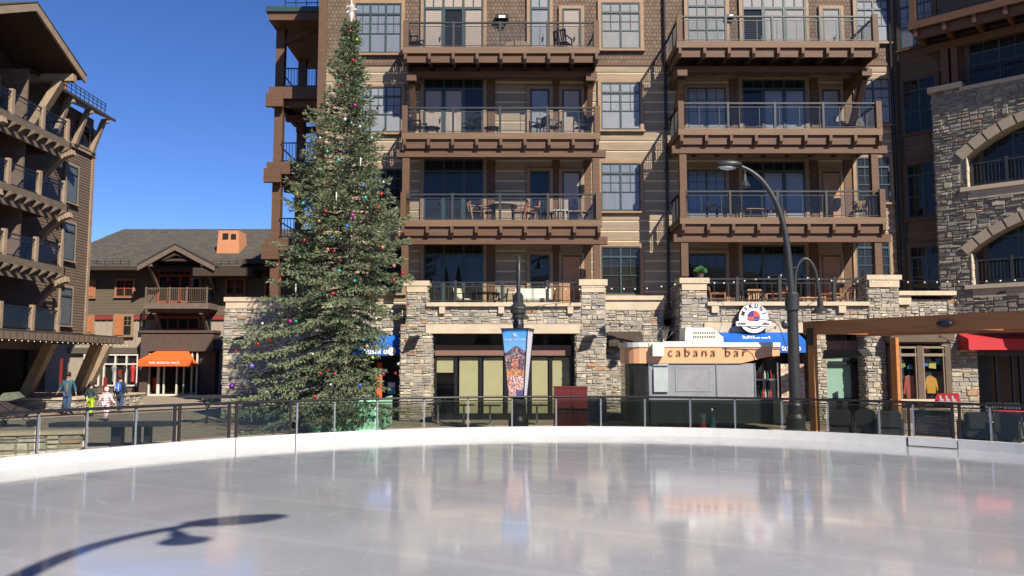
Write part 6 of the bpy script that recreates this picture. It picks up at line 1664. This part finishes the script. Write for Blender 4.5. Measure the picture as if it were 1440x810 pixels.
# red skate sign on the handrail
tc_=tof(1332,.26,1.3); p=rink(tc_,.26); T2=Matrix.Translation((p.x,p.y,1.245))@Matrix.Rotation(tc_-math.pi/2,4,'Z')
t=thing('skate_sign','small red sign box with three white skates on the handrail','sign',(p.x,p.y,1.24))
m=MB(T2); m.add([(-.31,-.06,0),(.31,-.06,0),(.27,-.02,.24),(-.24,-.02,.21),(-.31,.06,0),(.31,.06,0),(.27,.04,.24),(-.24,.04,.21)],[(0,1,2,3),(4,7,6,5),(0,4,5,1),(1,5,6,2),(2,6,7,3),(3,7,4,0)]); m.build('box',M['red'],t)
for k in (-.13,.02,.17):
    m=MB(T2); m.T=T2@Matrix.Rotation(math.atan2(.04,.22),4,'X')@Matrix.Translation((k,-.068,.02)); m.prism([(-.035,.02),(.06,.02),(.06,.055),(.01,.08),(.005,.155),(-.04,.155)],-.006,.0); m.box(-.045,.07,-.006,0,0,.01); m.build('skate_symbol',M['wlet'],t)
# string lights
def strand(name,lb,pts,n):
    t=thing(name,lb,'string lights',pts[0]); P=arc(pts,8); m=MB(); m.tube(P,.008,5); m.build('cable',M['black'],t)
    tot=len(P)-1
    for i in range(n):
        f=(i+.5)/n*tot; k=min(int(f),tot-1); p=P[k].lerp(P[k+1],f-k)
        m=MB(); m.ell(p-Vector((0,0,.06)),.036,8); m.build('bulb',BULB,t,smooth=True)
BULB=mat('milky_bulb',(.85,.82,.72),.25,0)
strand('string_lights','string of pale bulbs above the left terrace rail and window',[Pt(764,403,31.6),Pt(800,405,31.8),Pt(860,404,31.8),Pt(905,404,31.7),Pt(955,397,31.4)],11)
strand('string_lights','string of pale bulbs rising past the right terrace table to the lamp',[Pt(990,395,31.3),Pt(1020,396,31.2),Pt(1060,391,30.5),Pt(1104,384,28.5)],8)
strand('string_lights','string of pale bulbs from the lamp post to the right edge',[Pt(1130,388,29),Pt(1175,393,31),Pt(1230,394,31.2),Pt(1300,395,31),Pt(1345,394,30.6),Pt(1400,393,29.4),Pt(1450,391,29)],17)
# prayer flags and garments in the bay window
FC={'blue':(.05,.2,.42),'yellow':(.5,.45,.10),'turquoise':(.08,.40,.42),'pink':(.5,.22,.22),'olive':(.25,.27,.08)}
for px,py,c,s in ((1301,510,'blue',1),(1311.5,513,'yellow',1.05),(1320,508,'turquoise',.9),(1269,513,'olive',.8),(1280,516,'turquoise',.7),(1304,491,'pink',.8),(1322,491,'olive',.7)):
    y=YB+.2; p=Pt(px,py,y); h=.13*s; m=MB(); a=rnd.uniform(-.3,.3)
    m.T=Matrix.Translation(p)@Matrix.Rotation(a,4,'Y'); m.box(-h,h,-.006,.006,-h,h)
    wh='left' if px<1290 else 'right'; lv='upper ' if py<500 else ''
    tag(m.build('prayer_flag',mat('flag_'+c,FC[c],.8,.05,5),origin=p),f'{c} bunting flag inside the {wh} {lv}pane of the shop bay window','flag','bunting flags in the bay window')
def garment(px,c,lb,top,bot):
    y=YB+.22; x=X(px,530,y); z0,z1=Z(bot,y),Z(top,y); t=thing('hanging_jacket',lb,'jacket',(x,y,z0)); h=z1-z0
    m=MB(); m.prism([(x-.16,z0),(x+.16,z0),(x+.17,z0+h*.55),(x+.22,z0+h*.15),(x+.29,z0+h*.2),(x+.2,z1-.1),(x+.05,z1),(x-.05,z1),(x-.2,z1-.1),(x-.29,z0+h*.2),(x-.22,z0+h*.15),(x-.17,z0+h*.55)],y-.06,y+.04); m.build('jacket_body',c,t)
    m=MB(); m.tube([(x-.15,y-.01,z1-.06),(x,y-.01,z1+.04),(x+.15,y-.01,z1-.06)],.01,5); m.tube([(x,y-.01,z1+.04),(x,y-.01,z1+.2)],.008,5); m.build('hanger',M['alu'],t)
garment(1308,mat('mustard_cloth',(.55,.28,.03),.8,.1,6),'mustard yellow jacket hanging in the right pane of the bay window',529,553)
garment(1279,mat('rust_cloth',(.35,.07,.05),.8,.2,6),'rust red patterned jacket in the left pane of the bay window',528,560)

# ------------------------------------------------------------ people
SKIN=mat('skin',(.46,.27,.19),.55,.05,8)
def skin(name,P,E,Rr,m_,parent,sub=2):
    me=bpy.data.meshes.new(name); me.from_pydata(P,E,[]); o=bpy.data.objects.new(name,me); col.objects.link(o)
    o.modifiers.new('s','SKIN'); sv=me.skin_vertices[0].data
    for i,r in enumerate(Rr): sv[i].radius=(r,r) if not isinstance(r,tuple) else r; sv[i].use_root=(i==0)
    s=o.modifiers.new('u','SUBSURF'); s.levels=sub; s.render_levels=sub
    bpy.context.view_layer.update()
    nm=bpy.data.meshes.new_from_object(o.evaluated_get(bpy.context.evaluated_depsgraph_get())); bpy.data.objects.remove(o)
    nm.materials.clear(); nm.materials.append(m_); nm.name=name
    for p in nm.polygons: p.use_smooth=True
    r=bpy.data.objects.new(name,nm); col.objects.link(r); r.parent=parent; return r
def person(lb,loc,rz,H,jm,tm,sm,pose,hat=None,hair=None,hood=False,pack=None,glove=None,coat=False,stripe=None):
    """H standing height; local frame faces -y. pose: dict of leg stride and arm offsets"""
    t=thing('person',lb,'person',loc,world=False); k=H/1.75; st=pose.get('stride',.12); lean=pose.get('lean',0); ar=pose.get('arms',(.12,.12)); el=pose.get('elbow',(.05,.05))
    J={'pel':(0,0,.95),'wai':(0,lean*.3,1.10),'che':(0,lean*.6,1.32),'nec':(0,lean,1.48),'hb':(0,lean-.01,1.56),'hd':(0,lean-.02,1.66)}
    for s,n in ((-1,'l'),(1,'r')):
        sd=st*s
        J['hip'+n]=(s*.09,0,.90); J['kne'+n]=(s*.10,-.05-sd*.5 if sd>0 else -.03-sd*.4,.50); J['ank'+n]=(s*.10,-sd*1.0+.02,.09+(0.05 if sd<0 else 0)); J['toe'+n]=(s*.12,-sd-.17,.04+(0 if sd>=0 else .02))
        J['sho'+n]=(s*.18,lean,1.42); i=0 if s<0 else 1
        J['elb'+n]=(s*(.24+ar[i]*.4),lean+.03,1.14); J['wri'+n]=(s*(.24+ar[i]),lean-el[i],.90+el[i]*.7)
    def v(n): return tuple(q*k for q in J[n])
    # body, one continuous skinned surface
    names=['pel','wai','che','nec','hb','hd']; rad=[.13,.125,.14,.055,.075,.095]
    E=[(0,1),(1,2),(2,3),(3,4),(4,5)]; P=[v(n) for n in names]; P.append(tuple(q*k for q in (0,lean-.02,1.74))); rad.append(.06); E.append((5,6))
    P.append(tuple(q*k for q in (0,lean-.115,1.635))); rad.append(.02); E.append((5,7))      # nose
    for n in 'lr':
        b=len(P); P+= [v('hip'+n),v('kne'+n),v('ank'+n),v('toe'+n)]; rad+=[.095,.062,.045,.035]; E+=[(0,b),(b,b+1),(b+1,b+2),(b+2,b+3)]
        b=len(P); P+= [v('sho'+n),v('elb'+n),v('wri'+n)]; rad+=[.06,.045,.03]; E+=[(2,b),(b,b+1),(b+1,b+2)]
        s=-1 if n=='l' else 1; w=Vector(v('wri'+n)); e=Vector(v('elb'+n)); d=(w-e).normalized(); pm=w+d*.06*k; P.append(tuple(pm)); rad.append(.032); E.append((b+2,len(P)-1)); pi_=len(P)-1
        fw=Vector((0,-1,0)); fw=(fw-d*fw.dot(d)).normalized()
        for q,l in ((-.027,.065),(-.009,.078),(.009,.072),(.027,.055)):
            a_=pm+fw*q*k+d*.04*k; P.append(tuple(a_)); rad.append(.010); E.append((pi_,len(P)-1)); P.append(tuple(a_+d*l*.9*k-Vector((s*.014,0,0))*k)); rad.append(.008); E.append((len(P)-2,len(P)-1))
        th=pm+fw*.045*k; P.append(tuple(th)); rad.append(.011); E.append((pi_,len(P)-1)); P.append(tuple(th+(d+fw*.5)*.045*k)); rad.append(.009); E.append((len(P)-2,len(P)-1))
    skin('body',P,E,[r*k for r in rad],SKIN,t,1)
    # jacket
    P=[v('wai'),tuple(q*k for q in (0,0,.86 if coat else .93)),v('che'),tuple(q*k for q in (0,lean,1.47))]; rad=[.155,.165,.17,.085]; E=[(0,1),(0,2),(2,3)]
    if coat: P.append(tuple(q*k for q in (0,.02,.62))); rad.append(.17); E.append((1,4))
    for n in 'lr':
        b=len(P); P+=[v('sho'+n),v('elb'+n),v('wri'+n)]; rad+=[.085,.068,.052]; E+=[(2,b),(b,b+1),(b+1,b+2)]
    jk=skin('jacket',P,E,[r*k for r in rad],jm,t,2)
    # trousers
    P=[tuple(q*k for q in (0,0,.93))]; rad=[.145]; E=[]
    for n in 'lr':
        b=len(P); a_=v('ank'+n); P+=[v('hip'+n),v('kne'+n),a_]; rad+=[.105,.082,.068]; E+=[(0,b),(b,b+1),(b+1,b+2)]
    skin('trousers',P,E,[r*k for r in rad],tm,t,2)
    for n in 'lr':
        a_=Vector(v('ank'+n)); b_=Vector(v('toe'+n)); m=MB(); m.ell(((a_+b_)/2+Vector((0,-.0,-.02*k))),(.055*k,.15*k,.05*k),10); m.build('shoe',sm,t,smooth=True)
    hc=Vector((0,(lean-.01)*k,1.67*k))
    if hood: m=MB(); m.ell(hc+Vector((0,.02*k,-.0)),(.125*k,.125*k,.135*k),14); m.build('hood',jm,t,smooth=True)
    if hair: 
        m=MB(); m.ell(hc+Vector((0,.03*k,.02*k)),(.105*k,.10*k,.115*k),12); m.build('hair',hair,t,smooth=True)
    if hat:
        m=MB(); m.lathe([(.105*k,-.01),(.112*k,.03*k),(.10*k,.09*k),(.05*k,.13*k)],hc+Vector((0,.0,.04*k)),14); m.box(-.07*k,.07*k,(lean-.2)*k,(lean-.07)*k,hc.z+.045*k,hc.z+.06*k); m.build('cap',hat,t,smooth=False)
    if pack:
        m=MB(); m.ell((0,(lean+.20)*k,1.22*k),(.17*k,.12*k,.26*k),14); b=m.build('backpack',pack,t,smooth=True)
        m=MB(); 
        for s in (-1,1): m.beam((s*.09*k,(lean+.325)*k,1.06*k),(s*.07*k,(lean+.315)*k,1.36*k),.02*k,.015*k)
        m.beam((-.1*k,(lean+.325)*k,1.2*k),(.1*k,(lean+.325)*k,1.2*k),.02*k,.02*k); m.build('backpack_trim',M['wlet'],t)
    if not (hood and pose.get('back')):
        m=MB()
        for s in (-1,1): m.ell((s*.032*k,(lean-.108)*k,1.662*k),.010*k,6)
        m.build('eyes',M['letter'],t)
        m=MB(); m.ell((0,(lean-.105)*k,1.60*k),(.026*k,.008*k,.007*k),8); m.build('mouth',M['redtrim'],t)
    return put(t,loc,rz)
tealj=mat('teal_blue_jacket',(.008,.085,.13),.7,.2,6); jean=mat('blue_denim',(.045,.075,.16),.85,.15,12); navy=mat('navy_cloth',(.018,.022,.045),.8,.15,6)
lime=mat('lime_green_ski_trousers',(.42,.62,.02),.7,.08,5); shoe=mat('dark_boots',(.02,.018,.016),.6,.2,8); hairb=mat('dark_hair',(.025,.016,.012),.7,.3,20)
def stripemat():
    m=bpy.data.materials.new('pink_white_striped_fleece'); m.use_nodes=True; n=m.node_tree.nodes; l=m.node_tree.links; b=n['Principled BSDF']; b.inputs['Roughness'].default_value=.85
    tc=n.new('ShaderNodeTexCoord'); sx=n.new('ShaderNodeSeparateXYZ'); l.new(tc.outputs['Object'],sx.inputs[0]); mm=n.new('ShaderNodeMath'); mm.operation='MULTIPLY'; mm.inputs[1].default_value=11; l.new(sx.outputs[2],mm.inputs[0])
    fr=n.new('ShaderNodeMath'); fr.operation='FRACT'; l.new(mm.outputs[0],fr.inputs[0]); gt=n.new('ShaderNodeMath'); gt.operation='GREATER_THAN'; gt.inputs[1].default_value=.62; l.new(fr.outputs[0],gt.inputs[0])
    mx=n.new('ShaderNodeMix'); mx.data_type='RGBA'; l.new(gt.outputs[0],mx.inputs[0]); mx.inputs[6].default_value=(.80,.72,.72,1); mx.inputs[7].default_value=(.42,.16,.20,1); l.new(mx.outputs[2],b.inputs['Base Color']); return m
pk=stripemat()
def pz(px,D): return (X(px,575,D),D,0)
p1=person('man in teal jacket, jeans and cap walking towards the rink',pz(94,36.2),.25,1.80,tealj,jean,shoe,{'stride':.14,'arms':(.10,.10),'elbow':(.12,.08)},hat=M['letter'],hair=hairb)
m=MB(); m.ell((0,-.16,1.18),(.09,.05,.24),10); m.build('grey_shirt',mat('grey_shirt',(.12,.12,.11),.85,.1,6),p1,smooth=True)
person('child in dark patterned jacket and lime green ski trousers',pz(127,35.4),2.9,1.42,mat('dark_floral_jacket',(.03,.05,.06),.8,.6,18),lime,shoe,{'stride':.08,'arms':(.16,.16),'elbow':(.1,.1)},hair=hairb,hat=navy)
person('small child in pink and white striped hooded snowsuit',pz(149,32.6),3.0,1.30,pk,pk,shoe,{'stride':.10,'arms':(.24,.24),'elbow':(.04,.04),'back':True},hood=True)
person('person in long dark coat wearing a blue backpack',pz(168,37.6),3.05,1.68,navy,jean,shoe,{'stride':.08,'arms':(.08,.08),'elbow':(.04,.04)},hair=hairb,coat=True,pack=mat('royal_blue_backpack',(.03,.12,.50),.6,.08,6))
